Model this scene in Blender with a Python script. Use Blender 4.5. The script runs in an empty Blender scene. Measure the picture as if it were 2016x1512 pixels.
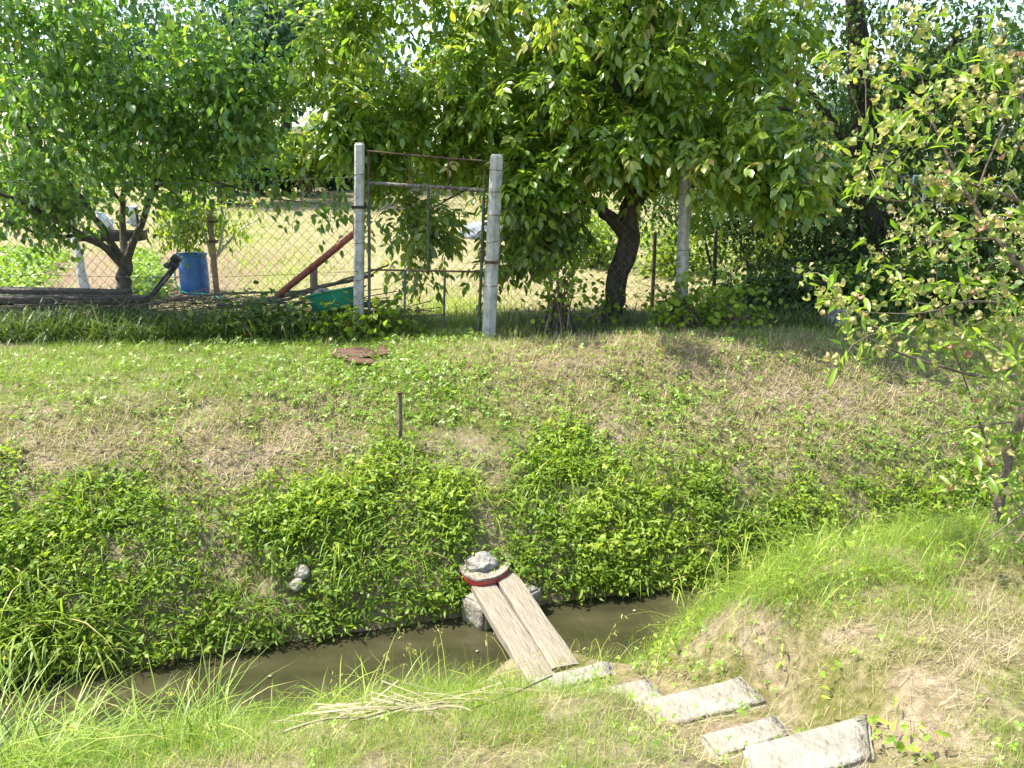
import bpy, bmesh, math, random
import numpy as np
from mathutils import Vector, Matrix

# ------------------------------------------------------------------ camera, sky, sun, exposure
R = math.radians
sc = bpy.context.scene
COL = sc.collection
PITCH, EYE, FPX = 15.5, 1.65, 1515.0
cam_d = bpy.data.cameras.new("camera"); cam = bpy.data.objects.new("camera", cam_d); COL.objects.link(cam)
cam.location = (0, 0, EYE); cam.rotation_euler = (R(90 - PITCH), 0, 0)
cam_d.sensor_width = 36; cam_d.lens = FPX / 2016 * 36; cam_d.clip_start = .05; cam_d.clip_end = 3000
sc.camera = cam

SUN_EL = 60.0
SUN_H = np.array([-0.98, 0.16])           # horizontal direction towards the sun
SUN_H /= np.linalg.norm(SUN_H)
world = bpy.data.worlds.new("World"); sc.world = world; world.use_nodes = True
wn, wl = world.node_tree.nodes, world.node_tree.links
sky = wn.new("ShaderNodeTexSky"); sky.sky_type = 'NISHITA'; sky.sun_disc = False
sky.sun_elevation = R(SUN_EL); sky.sun_rotation = math.atan2(SUN_H[0], SUN_H[1])
sky.air_density = 1.3; sky.dust_density = 2.2
wn["Background"].inputs["Strength"].default_value = 0.15
wl.new(sky.outputs[0], wn["Background"].inputs["Color"])
sl = bpy.data.lights.new("sun", 'SUN'); sl.energy = 4.5; sl.angle = R(.53); sl.color = (1, .95, .83)
so = bpy.data.objects.new("sun", sl); COL.objects.link(so)
_d = Vector((SUN_H[0] * math.cos(R(SUN_EL)), SUN_H[1] * math.cos(R(SUN_EL)), math.sin(R(SUN_EL))))
so.rotation_euler = _d.to_track_quat('Z', 'Y').to_euler(); so.location = (-8, 4, 14)
sc.view_settings.view_transform = 'Standard'; sc.view_settings.look = 'None'
sc.view_settings.exposure = 1.6; sc.view_settings.gamma = 1
sc.render.engine = 'CYCLES'
sc.cycles.max_bounces = 10; sc.cycles.transmission_bounces = 7; sc.cycles.diffuse_bounces = 6; sc.cycles.glossy_bounces = 3
sc.cycles.use_denoising = True
sc.cycles.sample_clamp_indirect = 6

# ------------------------------------------------------------------ maths helpers
rng = np.random.default_rng(7)
CP, SP = math.cos(R(PITCH)), math.sin(R(PITCH))
def ray(px, py):
    a = (px - 1008) / FPX; b = -(py - 756) / FPX
    return np.array([a, CP + b * SP, -SP + b * CP])
def atz(px, py, z):
    d = ray(px, py); return np.array([0, 0, EYE]) + d * ((z - EYE) / d[2])
def aty(px, py, Y):
    d = ray(px, py); return np.array([0, 0, EYE]) + d * (Y / d[1])
def proj(p):
    p = np.asarray(p, float); x, y, z = p[..., 0], p[..., 1], p[..., 2] - EYE
    f = np.maximum(y * CP - z * SP, 1e-3); up = y * SP + z * CP
    return 1008 + FPX * x / f, 756 - FPX * up / f
def _hash(i, j, s):
    n = (i.astype(np.int64) * 374761393 + j.astype(np.int64) * 668265263 + s * 974711) & 0x7fffffff
    n = ((n ^ (n >> 13)) * 1274126177) & 0x7fffffff
    return ((n ^ (n >> 16)) & 0xffff) / 65535.0
def vn(x, y, s=0):
    x = np.asarray(x, float); y = np.asarray(y, float)
    i = np.floor(x); j = np.floor(y); fx = x - i; fy = y - j
    fx = fx * fx * (3 - 2 * fx); fy = fy * fy * (3 - 2 * fy)
    a, b = _hash(i, j, s), _hash(i + 1, j, s); c, d = _hash(i, j + 1, s), _hash(i + 1, j + 1, s)
    return (a * (1 - fx) + b * fx) * (1 - fy) + (c * (1 - fx) + d * fx) * fy
def fbm(x, y, s=0):
    return (vn(x, y, s) + .5 * vn(x * 2.1, y * 2.1, s + 1) + .25 * vn(x * 4.3, y * 4.3, s + 2)) / 1.75
def sstep(a, b, x):
    t = np.clip((x - a) / (b - a), 0, 1); return t * t * (3 - 2 * t)

# ------------------------------------------------------------------ the ground as a height function
AS = R(15); CA, SA = math.cos(AS), math.sin(AS)     # the stream runs turned 15 degrees to the picture
WATER = -1.15
def uv_of(x, y): return x * CA + y * SA, y * CA - x * SA
def xy_of(u, v): return u * CA - v * SA, u * SA + v * CA
VL = [1.0, 1.7, 2.2, 2.6, 3.1, 3.55, 3.8, 4.2, 4.36, 4.5, 4.9, 5.5, 6.2, 6.8]
ZL = [0, -.03, -.17, -.42, -.82, -1.16, -1.33, -1.34, -1.16, -.95, -.6, -.3, -.07, 0]
VR = [1.0, 2.0, 2.65, 3.0, 3.4, 3.7, 3.85, 4.2, 4.36, 4.5, 4.9, 5.5, 6.2, 6.8]
ZR = [0, 0, -.05, -.22, -.7, -1.14, -1.33, -1.34, -1.16, -.95, -.6, -.28, -.04, 0]
SLABS = [  # corners in the ground plane seen from the near bank, and the height of the top
    ([(1052, 1334), (1194, 1300), (1206, 1330), (1062, 1362)], -.74, "lowest step, a pitted concrete slab against the plank ends"),
    ([(1165, 1358), (1272, 1334), (1312, 1372), (1202, 1396)], -.60, "small sunken concrete slab, half grown over with grass, second step up from the bridge"),
    ([(1268, 1378), (1452, 1333), (1508, 1382), (1332, 1424)], -.44, "wide pale concrete slab in the middle of the stepping path"),
    ([(1384, 1445), (1522, 1407), (1554, 1450), (1420, 1490)], -.30, "small broken concrete slab with grass along its rim, second step from the top"),
    ([(1476, 1468), (1702, 1406), (1706, 1492), (1500, 1560)], -.13, "topmost and nearest concrete slab beside the bare soil, worn smooth on its upper edge"),
]
SLABQ = [np.array([atz(x, y, z) for x, y in q]) for q, z, _ in SLABS]
SLABQ = [q.mean(0) + (q - q.mean(0)) * 1.13 for q in SLABQ]
def H(x, y, rough=True):
    x = np.asarray(x, float); y = np.asarray(y, float)
    u, v = uv_of(x, y)
    t = sstep(1.3, 2.4, u)
    z = np.interp(v, VL, ZL) * (1 - t) + np.interp(v, VR, ZR) * t
    zf = np.interp(y, [8.5, 11, 16, 34, 60, 140], [0, -.14, -.06, .92, 1.2, 1.4])
    z = z + zf * sstep(7.2, 8.6, v)
    z = z + .10 * np.exp(-((x - 1.4) / 1.4) ** 2 - ((v - 6.5) / .6) ** 2)
    # the stepping path: a worn ramp from slab to slab down to the planks
    P = np.array([q.mean(0) for q in SLABQ]); P = np.concatenate([P[:1] + (P[:1] - P[1:2]) * .5, P, P[-1:] + (P[-1:] - P[-2:-1]) * .6]); P[-1, 2] = -.06
    bd = np.full_like(z, 9.); bz = np.zeros_like(z)
    for A, B in zip(P[:-1], P[1:]):
        d = B[:2] - A[:2]; tt = np.clip(((x - A[0]) * d[0] + (y - A[1]) * d[1]) / (d @ d), 0, 1)
        ds = np.hypot(x - A[0] - d[0] * tt, y - A[1] - d[1] * tt); k = ds < bd
        bd = np.where(k, ds, bd); bz = np.where(k, A[2] + (B[2] - A[2]) * tt, bz)
    sm = 1 - sstep(.20, .48, bd); z = z * (1 - sm) + (bz - .02) * sm
    for q in SLABQ:
        c = q.mean(0); e1 = q[1] - q[0]; e2 = q[3] - q[0]; rx, ry = x - c[0], y - c[1]
        det = e1[0] * e2[1] - e1[1] * e2[0]; s1 = (rx * e2[1] - ry * e2[0]) / det; s2 = (e1[0] * ry - e1[1] * rx) / det
        w = (1 - sstep(.5, .66, np.abs(s1))) * (1 - sstep(.5, .75, np.abs(s2)))
        z = np.where(z > c[2] - .025, z * (1 - w) + (c[2] - .025) * w, z)
    if rough:
        z = z + (1 - sm) * (.05 * (fbm(x * 1.3, y * 1.3, 3) - .5) + .035 * (fbm(x * 5, y * 5, 9) - .5))
        z = z + .15 * (fbm(x * 1.7, y * 1.7, 33) - .5) * np.exp(-((v - 6.1) / .7) ** 2) * (.6 + .6 * sstep(-.5, .5, x))
        z = z + .09 * (fbm(x * 3.1, y * 3.1, 14) - .5) * sstep(4.3, 4.6, v) * (1 - sstep(5.6, 6.6, v))
    return z
def G(px, py):
    d = ray(px, py); t = np.linspace(1, 90, 9000)
    p = np.array([0, 0, EYE]) + t[:, None] * d
    k = np.argmax(p[:, 2] < H(p[:, 0], p[:, 1])); q = p[k]
    return np.array([q[0], q[1], float(H(q[0], q[1]))])
def on(x, y, dz=0): return np.array([x, y, float(H(x, y)) + dz])

# ------------------------------------------------------------------ mesh helpers
class MB:
    def __init__(s): s.v = []; s.f = []; s.n = 0; s.a = []
    def add(s, V, F, tint=None):
        V = np.asarray(V, float); s.v.append(V)
        s.f += [tuple(i + s.n for i in f) for f in F]; s.n += len(V)
        s.a.append(np.full(len(V), random.random() if tint is None else tint)); return s
    def tube(s, pts, rad, n=7, tint=None):
        P = np.asarray(pts, float); m = len(P); rad = np.broadcast_to(np.asarray(rad, float), (m,))
        T = np.gradient(P, axis=0); T /= np.linalg.norm(T, axis=1)[:, None] + 1e-9
        ref = np.array([.31, .17, .93]) if abs(T[0] @ np.array([.31, .17, .93])) < .9 else np.array([1., 0, 0])
        V = []; 
        for i in range(m):
            ref = ref - T[i] * (ref @ T[i]); ref /= np.linalg.norm(ref) + 1e-9
            b = np.cross(T[i], ref)
            for k in range(n):
                a = 2 * math.pi * k / n
                V.append(P[i] + rad[i] * (math.cos(a) * ref + math.sin(a) * b))
        F = [(i * n + k, i * n + (k + 1) % n, (i + 1) * n + (k + 1) % n, (i + 1) * n + k) for i in range(m - 1) for k in range(n)]
        F += [tuple(range(n))[::-1], tuple((m - 1) * n + k for k in range(n))]
        return s.add(V, F, tint)
    def box(s, c, d, yaw=0, pitch=0, bevel=.004):
        bm = bmesh.new(); bmesh.ops.create_cube(bm, size=1)
        for v in bm.verts: v.co = Vector((v.co.x * d[0], v.co.y * d[1], v.co.z * d[2]))
        if bevel: bmesh.ops.bevel(bm, geom=bm.edges[:], offset=bevel, segments=2, affect='EDGES', profile=.5)
        M = Matrix.Translation(Vector(c)) @ Matrix.Rotation(yaw, 4, 'Z') @ Matrix.Rotation(pitch, 4, 'Y')
        bm.verts.index_update()
        V = [tuple(M @ v.co) for v in bm.verts]; F = [tuple(v.index for v in f.verts) for f in bm.faces]; bm.free()
        return s.add(V, F)
    def lathe(s, prof, c=(0, 0, 0), n=32):
        V = [(c[0] + r * math.cos(2 * math.pi * k / n), c[1] + r * math.sin(2 * math.pi * k / n), c[2] + z) for r, z in prof for k in range(n)]
        F = [(i * n + k, i * n + (k + 1) % n, (i + 1) * n + (k + 1) % n, (i + 1) * n + k) for i in range(len(prof) - 1) for k in range(n)]
        return s.add(V, F)
    def build(s, name, mat, parent=None, smooth=True):
        V = np.concatenate(s.v)
        if parent is not None: V = V - wloc(parent)
        me = bpy.data.meshes.new(name); me.from_pydata(V.tolist(), [], s.f); me.update()
        at = me.attributes.new("tint", 'FLOAT', 'POINT'); at.data.foreach_set("value", np.concatenate(s.a).astype(np.float32))
        if smooth:
            me.polygons.foreach_set("use_smooth", [True] * len(me.polygons))
            me.set_sharp_from_angle(angle=R(38))
        o = bpy.data.objects.new(name, me); COL.objects.link(o); me.materials.append(mat)
        if parent is not None: o.parent = parent
        return o
def wloc(o):
    l = np.zeros(3)
    while o is not None: l = l + np.array(o.location); o = o.parent
    return l
def tag(o, label=None, cat=None, group=None, kind=None):
    if label: o["label"] = label
    if cat: o["category"] = cat
    if group: o["group"] = group
    if kind: o["kind"] = kind
    return o
def thing(name, loc, label, cat, group=None):
    o = bpy.data.objects.new(name, None); COL.objects.link(o); o.location = tuple(float(c) for c in loc); o.empty_display_size = .1
    return tag(o, label, cat, group)
# many copies of a small template merged by numpy: T verts (m,3), faces, pos (n,3), M (n,3,3), tint (n,)
def swarm_arrays(Tv, Tf, pos, M, tint):
    V = np.einsum('nij,mj->nmi', M, Tv) + pos[:, None, :]
    return V, Tf, tint
def build_swarm(name, chunks, mat, parent=None):
    vs = []; loops = []; starts = []; tot = []; tint = []; nv = 0; nl = 0
    for V, Tf, tn in chunks:
        n, m, _ = V.shape
        if n == 0: continue
        base = nv + np.arange(n) * m
        for k in (3, 4):
            fs = np.array([f for f in Tf if len(f) == k], dtype=np.int64)
            if len(fs) == 0: continue
            idx = (base[:, None, None] + fs[None]).reshape(-1)
            c = n * len(fs); loops.append(idx); starts.append(nl + np.arange(c) * k); tot.append(np.full(c, k)); nl += c * k
        vs.append(V.reshape(-1, 3)); tint.append(np.repeat(tn, m)); nv += n * m
    V = np.concatenate(vs)
    if parent is not None: V = V - wloc(parent)
    me = bpy.data.meshes.new(name); L = np.concatenate(loops); S = np.concatenate(starts)
    me.vertices.add(nv); me.vertices.foreach_set("co", V.astype(np.float32).ravel())
    me.loops.add(len(L)); me.loops.foreach_set("vertex_index", L.astype(np.int32))
    me.polygons.add(len(S)); me.polygons.foreach_set("loop_start", S.astype(np.int32))
    me.update(calc_edges=True); me.validate()
    at = me.attributes.new("tint", 'FLOAT', 'POINT'); at.data.foreach_set("value", np.concatenate(tint).astype(np.float32))
    me.polygons.foreach_set("use_smooth", [True] * len(me.polygons))
    o = bpy.data.objects.new(name, me); COL.objects.link(o); me.materials.append(mat)
    if parent is not None: o.parent = parent
    return o
def nrm(a): return a / (np.linalg.norm(a, axis=-1, keepdims=True) + 1e-9)
def frames(ydir, up, scale, wide=1.0):       # y along the leaf, z its upper side
    y = nrm(ydir); x = nrm(np.cross(y, up)); z = np.cross(x, y)
    s = np.broadcast_to(np.asarray(scale, float), (len(y),))[:, None, None]
    w = np.broadcast_to(np.asarray(wide, float), (len(y),))[:, None, None]
    return np.concatenate([(x[:, :, None]) * w, y[:, :, None], z[:, :, None]], axis=2) * s
# leaf templates of unit length
def leaf_tpl(w=.45, cup=.12, droop=.18, peak=.45):
    ys = [0, .25, .6, 1.0]; half = [0, w * .42, w * .5 if peak < .5 else w * .55, 0]
    if peak > .5: half = [0, w * .3, w * .52, 0]
    V = []; mid = []
    for i, yy in enumerate(ys): mid.append(len(V)); V.append((0, yy, -droop * yy * yy))
    L = {}; Rr = {}
    for i in (1, 2):
        L[i] = len(V); V.append((-half[i], ys[i] + .02, cup * half[i] * 2 - droop * ys[i] ** 2))
        Rr[i] = len(V); V.append((half[i], ys[i] + .02, cup * half[i] * 2 - droop * ys[i] ** 2))
    F = [(mid[0], mid[1], L[1]), (mid[0], Rr[1], mid[1]), (mid[1], mid[2], L[2], L[1]), (mid[1], Rr[1], Rr[2], mid[2]), (mid[2], mid[3], L[2]), (mid[2], Rr[2], mid[3])]
    return np.array(V), F
def curl_tpl(seed=0):
    r = np.random.default_rng(seed); V = []; F = []; n = 6
    for i in range(n):
        t = i / (n - 1); a = t * 4.4 + .3 * r.random()
        rad = .30 * (1 - .35 * t); w = .36 * math.sin(math.pi * min(.93, t * .8 + .12))
        y = .3 + rad * math.sin(a - 1.4); z = -rad * math.cos(a - 1.4) * .9
        for k, sx in enumerate((-1, -.35, .35, 1)):
            V.append((sx * w * .6 + .05 * (r.random() - .5), y + .12 * (r.random() - .5), z + .12 * (r.random() - .5) + .07 * (abs(sx) > .5)))
    for i in range(n - 1):
        for k in range(3): F.append((i * 4 + k, i * 4 + k + 1, (i + 1) * 4 + k + 1, (i + 1) * 4 + k))
    return np.array(V), F
def blade_tpl(w=.06, bend=.5, seg=3):
    V = []; F = []
    for i in range(seg):
        t = i / seg; a = bend * t
        V += [(-w * (1 - t * .55) / 2, math.sin(a) * t, math.cos(a) * t), (w * (1 - t * .55) / 2, math.sin(a) * t, math.cos(a) * t)]
    V.append((0, math.sin(bend), math.cos(bend)))
    for i in range(seg - 1): F.append((2 * i, 2 * i + 1, 2 * i + 3, 2 * i + 2))
    F.append((2 * seg - 2, 2 * seg - 1, 2 * seg))
    return np.array(V), F
def multi(tpl, trans):                        # several copies of a template in one template
    V = []; F = []; n = 0
    for M, t in trans:
        V.append(tpl[0] @ np.array(M).T + np.array(t)); F += [tuple(i + n for i in f) for f in tpl[1]]; n += len(tpl[0])
    return np.concatenate(V), F
def rz(a): return [[math.cos(a), -math.sin(a), 0], [math.sin(a), math.cos(a), 0], [0, 0, 1]]
LEAF = leaf_tpl(); LEAFW = leaf_tpl(.5, .14, .3, .45); LANCE = leaf_tpl(.24, .22, .3); SMALL = leaf_tpl(.55, .1, .1)
HEART = leaf_tpl(.8, .08, .25, .3)
TREFOIL = multi(leaf_tpl(.72, .12, .15, .6), [(np.array(rz(a)) , (0, 0, 0)) for a in (0, 2.05, -2.05)])
STRAWB = multi(leaf_tpl(.6, .14, .2, .5), [(np.array(rz(a)), (0, 0, 0)) for a in (0, 1.35, -1.35)])
BLADES = [blade_tpl(.05, .35), blade_tpl(.05, .9), blade_tpl(.045, 1.4), blade_tpl(.06, .1)]
LONGB = [blade_tpl(.022, 1.0, 4), blade_tpl(.02, 1.7, 5), blade_tpl(.024, 2.2, 5), blade_tpl(.022, .6, 4)]
STRAW = [blade_tpl(.028, .5), blade_tpl(.03, -.3), blade_tpl(.024, 1.0)]

# ------------------------------------------------------------------ materials
def newmat(name):
    m = bpy.data.materials.new(name); m.use_nodes = True; nt = m.node_tree
    return m, nt.nodes, nt.links, nt.nodes["Principled BSDF"]
def ramp(n, stops):
    r = n.new("ShaderNodeValToRGB"); e = r.color_ramp.elements
    while len(e) < len(stops): e.new(.5)
    for x, (p, c) in zip(e, stops): x.position = p; x.color = (*c, 1)
    return r
def leafmat(name, stops, rough=.42, trans=.32, spec=.45, tcol=1.9):
    m, n, l, b = newmat(name)
    a = n.new("ShaderNodeAttribute"); a.attribute_name = "tint"
    r = ramp(n, stops); l.new(a.outputs["Fac"], r.inputs[0]); l.new(r.outputs[0], b.inputs["Base Color"])
    b.inputs["Roughness"].default_value = rough; b.inputs["Specular IOR Level"].default_value = spec
    t = n.new("ShaderNodeBsdfTranslucent"); mx = n.new("ShaderNodeMix"); mx.data_type = 'RGBA'; mx.blend_type = 'MULTIPLY'
    mx.inputs[0].default_value = 1; l.new(r.outputs[0], mx.inputs[6]); mx.inputs[7].default_value = (tcol * 1.05, tcol * 1.06, tcol * .55, 1)
    l.new(mx.outputs[2], t.inputs["Color"])
    s = n.new("ShaderNodeMixShader"); s.inputs[0].default_value = trans
    l.new(b.outputs[0], s.inputs[1]); l.new(t.outputs[0], s.inputs[2]); l.new(s.outputs[0], n["Material Output"].inputs["Surface"])
    return m
def noisemat(name, stops, scale=6, stretch=(1, 1, 1), rough=.85, bump=.3, bscale=None, detail=8, metal=0, spec=.3, coord="Object", dist=.02):
    m, n, l, b = newmat(name)
    tc = n.new("ShaderNodeTexCoord"); mp = n.new("ShaderNodeMapping"); mp.inputs["Scale"].default_value = stretch
    l.new(tc.outputs[coord], mp.inputs[0])
    t = n.new("ShaderNodeTexNoise"); t.inputs["Scale"].default_value = scale; t.inputs["Detail"].default_value = detail; t.inputs["Roughness"].default_value = .65
    l.new(mp.outputs[0], t.inputs[0]); r = ramp(n, stops); l.new(t.outputs[0], r.inputs[0]); l.new(r.outputs[0], b.inputs["Base Color"])
    t2 = n.new("ShaderNodeTexNoise"); t2.inputs["Scale"].default_value = bscale or scale * 4; t2.inputs["Detail"].default_value = 6
    l.new(mp.outputs[0], t2.inputs[0]); bp = n.new("ShaderNodeBump"); bp.inputs["Strength"].default_value = bump; bp.inputs["Distance"].default_value = dist
    l.new(t2.outputs[0], bp.inputs["Height"]); l.new(bp.outputs[0], b.inputs["Normal"])
    b.inputs["Roughness"].default_value = rough; b.inputs["Metallic"].default_value = metal; b.inputs["Specular IOR Level"].default_value = spec
    return m
M = {}
M['concrete'] = noisemat('weathered_concrete', [(.25, (.13, .125, .11)), (.48, (.33, .32, .29)), (.7, (.46, .45, .41))], 9, bump=.5, bscale=45)
M['slab'] = noisemat('pale_concrete', [(.28, (.10, .088, .066)), (.45, (.20, .185, .15)), (.68, (.28, .26, .215))], 6, bump=.8, bscale=40)
M['plank'] = noisemat('bleached_plank', [(.28, (.075, .062, .044)), (.45, (.165, .14, .105)), (.62, (.245, .21, .165))], 5, (1.2, 26, 26), bump=.5, bscale=9, rough=.8)
M['darkwood'] = noisemat('grey_old_board', [(.3, (.02, .017, .014)), (.5, (.06, .05, .04)), (.7, (.13, .11, .085))], 5, (1.2, 22, 22), bump=.5)
M['stake'] = noisemat('grey_stake_wood', [(.3, (.1, .075, .05)), (.5, (.22, .17, .12)), (.7, (.34, .28, .21))], 6, (14, 14, 1), bump=.4)
M['bark'] = noisemat('dark_bark', [(.3, (.014, .011, .008)), (.52, (.045, .036, .026)), (.72, (.1, .085, .065))], 12, (1, 1, .3), bump=1, bscale=26, dist=.03)
M['barkgrey'] = noisemat('grey_bark', [(.3, (.03, .025, .02)), (.52, (.08, .068, .052)), (.72, (.17, .15, .12))], 14, (1, 1, .35), bump=.9, bscale=30, dist=.03)
M['whitewash'] = noisemat('whitewashed_bark', [(.3, (.2, .18, .15)), (.45, (.5, .5, .48)), (.65, (.66, .66, .64))], 12, (1, 1, .5), bump=.7)
M['twig'] = noisemat('red_grey_twig', [(.3, (.07, .05, .036)), (.55, (.15, .115, .085)), (.75, (.26, .22, .18))], 20, bump=.4)
M['deadwood'] = noisemat('dead_branch_wood', [(.3, (.05, .038, .028)), (.5, (.13, .1, .075)), (.72, (.25, .21, .165))], 14, bump=.7)
M['greenpaint'] = noisemat('flaking_green_paint_on_steel', [(.36, (.10, .038, .017)), (.47, (.05, .062, .048)), (.7, (.10, .135, .105))], 16, bump=.4, rough=.6)
M['rust'] = noisemat('rust', [(.3, (.035, .02, .013)), (.5, (.085, .05, .032)), (.7, (.15, .10, .065))], 24, bump=.5, rough=.8)
M['oldrail'] = noisemat('rail_of_peeling_paint', [(.38, (.06, .033, .02)), (.47, (.11, .10, .08)), (.56, (.2, .2, .165)), (.7, (.08, .05, .032))], 34, bump=.7, rough=.75)
M['wire'] = noisemat('dull_galvanised_wire', [(.3, (.045, .032, .022)), (.6, (.10, .088, .07))], 8, bump=.1, rough=.7, metal=.0)
M['blackwire'] = noisemat('dark_tie_wire', [(.3, (.02, .016, .012)), (.6, (.06, .045, .034))], 20, bump=.1, rough=.6, metal=.5)
M['redpole'] = noisemat('faded_red_paint', [(.3, (.10, .022, .014)), (.5, (.22, .06, .042)), (.72, (.29, .11, .08))], 10, bump=.25, rough=.6)
M['barrel'] = noisemat('blue_plastic', [(.3, (.012, .085, .30)), (.55, (.02, .14, .46)), (.75, (.06, .2, .5))], 4, bump=.08, rough=.38, spec=.5)
M['greenplastic'] = noisemat('green_plastic', [(.3, (.005, .16, .09)), (.6, (.012, .25, .14))], 5, bump=.06, rough=.35, spec=.5)
M['hose'] = noisemat('green_hose', [(.3, (.008, .14, .085)), (.6, (.02, .23, .15))], 12, bump=.05, rough=.4)
M['black'] = noisemat('black_plastic', [(.3, (.008, .009, .01)), (.6, (.03, .033, .036))], 12, bump=.1, rough=.45)
M['sheet'] = noisemat('white_plastic_sheet', [(.3, (.45, .46, .47)), (.6, (.74, .75, .76))], 6, bump=.3, rough=.4)
M['redplastic'] = noisemat('sun_faded_red_plastic', [(.3, (.22, .018, .016)), (.5, (.42, .045, .04)), (.72, (.42, .14, .11))], 14, bump=.2, rough=.5)
M['mortar'] = noisemat('dried_mortar', [(.3, (.11, .095, .07)), (.5, (.20, .175, .135)), (.7, (.30, .27, .22))], 12, bump=.8, bscale=50)
M['greyrim'] = noisemat('grey_rim', [(.3, (.07, .06, .05)), (.6, (.18, .165, .14))], 20, bump=.3)
M['stone'] = noisemat('grey_stone', [(.3, (.075, .07, .06)), (.5, (.19, .18, .16)), (.72, (.32, .30, .27))], 9, bump=.9, bscale=34)
M['palestone'] = noisemat('pale_stone', [(.3, (.10, .09, .07)), (.5, (.22, .2, .165)), (.7, (.34, .32, .27))], 9, bump=.7, bscale=34)
M['mat'] = noisemat('red_brown_matting', [(.3, (.06, .03, .02)), (.5, (.19, .10, .07)), (.7, (.27, .17, .12))], 10, (3, 12, 3), bump=1)
M['sack'] = noisemat('grey_sackcloth', [(.3, (.15, .135, .11)), (.6, (.33, .3, .25))], 12, bump=.5)
M['wallwhite'] = noisemat('white_render', [(.3, (.62, .62, .6)), (.6, (.8, .8, .78))], 3, bump=.1)
M['roofgrey'] = noisemat('grey_roof', [(.3, (.3, .29, .28)), (.6, (.42, .4, .38))], 4, bump=.2)
M['glassdark'] = noisemat('dark_window_glass', [(.3, (.02, .025, .03)), (.6, (.05, .06, .07))], 3, bump=0, rough=.1, spec=.6)
M['turquoise'] = noisemat('turquoise_paint', [(.3, (.16, .5, .55)), (.6, (.28, .66, .7))], 5, bump=.1)
M['teal'] = noisemat('teal_sheet_roof', [(.3, (.05, .10, .10)), (.6, (.08, .15, .15))], 5, bump=.1)
M['tarp'] = noisemat('grey_tarpaulin', [(.3, (.12, .13, .15)), (.6, (.26, .28, .32))], 6, bump=.5)
# leaves
M['walnut'] = leafmat('walnut_leaf', [(0, (.06, .125, .015)), (.45, (.135, .22, .026)), (.78, (.24, .30, .04)), (.93, (.36, .37, .10)), (1, (.33, .25, .10))], .34, .48, .75)
M['lefttree'] = leafmat('apricot_leaf', [(0, (.05, .115, .02)), (.5, (.10, .195, .036)), (.85, (.19, .28, .05)), (1, (.34, .37, .08))], .3, .46, .85)
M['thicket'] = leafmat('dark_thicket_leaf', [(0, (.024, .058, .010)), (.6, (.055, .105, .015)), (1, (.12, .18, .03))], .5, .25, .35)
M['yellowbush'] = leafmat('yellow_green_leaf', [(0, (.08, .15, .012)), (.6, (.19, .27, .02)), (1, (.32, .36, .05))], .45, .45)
M['fartree'] = leafmat('far_leaf', [(0, (.018, .055, .028)), (.6, (.035, .095, .042)), (1, (.08, .16, .06))], .55, .25, .3)
M['peachgreen'] = leafmat('peach_leaf', [(0, (.09, .17, .012)), (.6, (.17, .27, .02)), (1, (.28, .37, .045))], .36, .38, .5)
M['peachcurl'] = leafmat('curled_peach_leaf', [(0, (.2, .27, .065)), (.6, (.36, .38, .13)), (.9, (.42, .38, .18)), (.97, (.40, .28, .18)), (1, (.36, .17, .13))], .5, .33, .4, 1.15)
M['grass'] = leafmat('grass_blade', [(0, (.06, .125, .014)), (.5, (.15, .235, .021)), (.82, (.25, .32, .04)), (1, (.36, .33, .12))], .45, .36, .4)
M['shadegrass'] = leafmat('shade_darkened_grass_blade', [(0, (.035, .07, .010)), (.6, (.075, .125, .018)), (.9, (.15, .18, .045)), (1, (.28, .26, .12))], .45, .3, .35)  # grass colours darkened to paint in the shade along the fence foot
M['straw'] = leafmat('dry_straw', [(0, (.11, .075, .042)), (.4, (.29, .225, .13)), (.75, (.43, .365, .22)), (1, (.25, .27, .08))], .65, .2, .25, 1.0)
M['reed'] = leafmat('dry_reed', [(0, (.14, .12, .06)), (.5, (.26, .22, .13)), (1, (.37, .32, .21))], .6, .15, .3, 1.0)
M['weed'] = leafmat('bank_weed_leaf', [(0, (.075, .14, .012)), (.4, (.155, .24, .02)), (.78, (.27, .33, .04)), (.93, (.36, .36, .09)), (1, (.32, .26, .12))], .5, .42, .32)
M['clover'] = leafmat('clover_leaf', [(0, (.08, .16, .014)), (.6, (.15, .25, .025)), (1, (.25, .33, .05))], .42, .33, .4)
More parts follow.
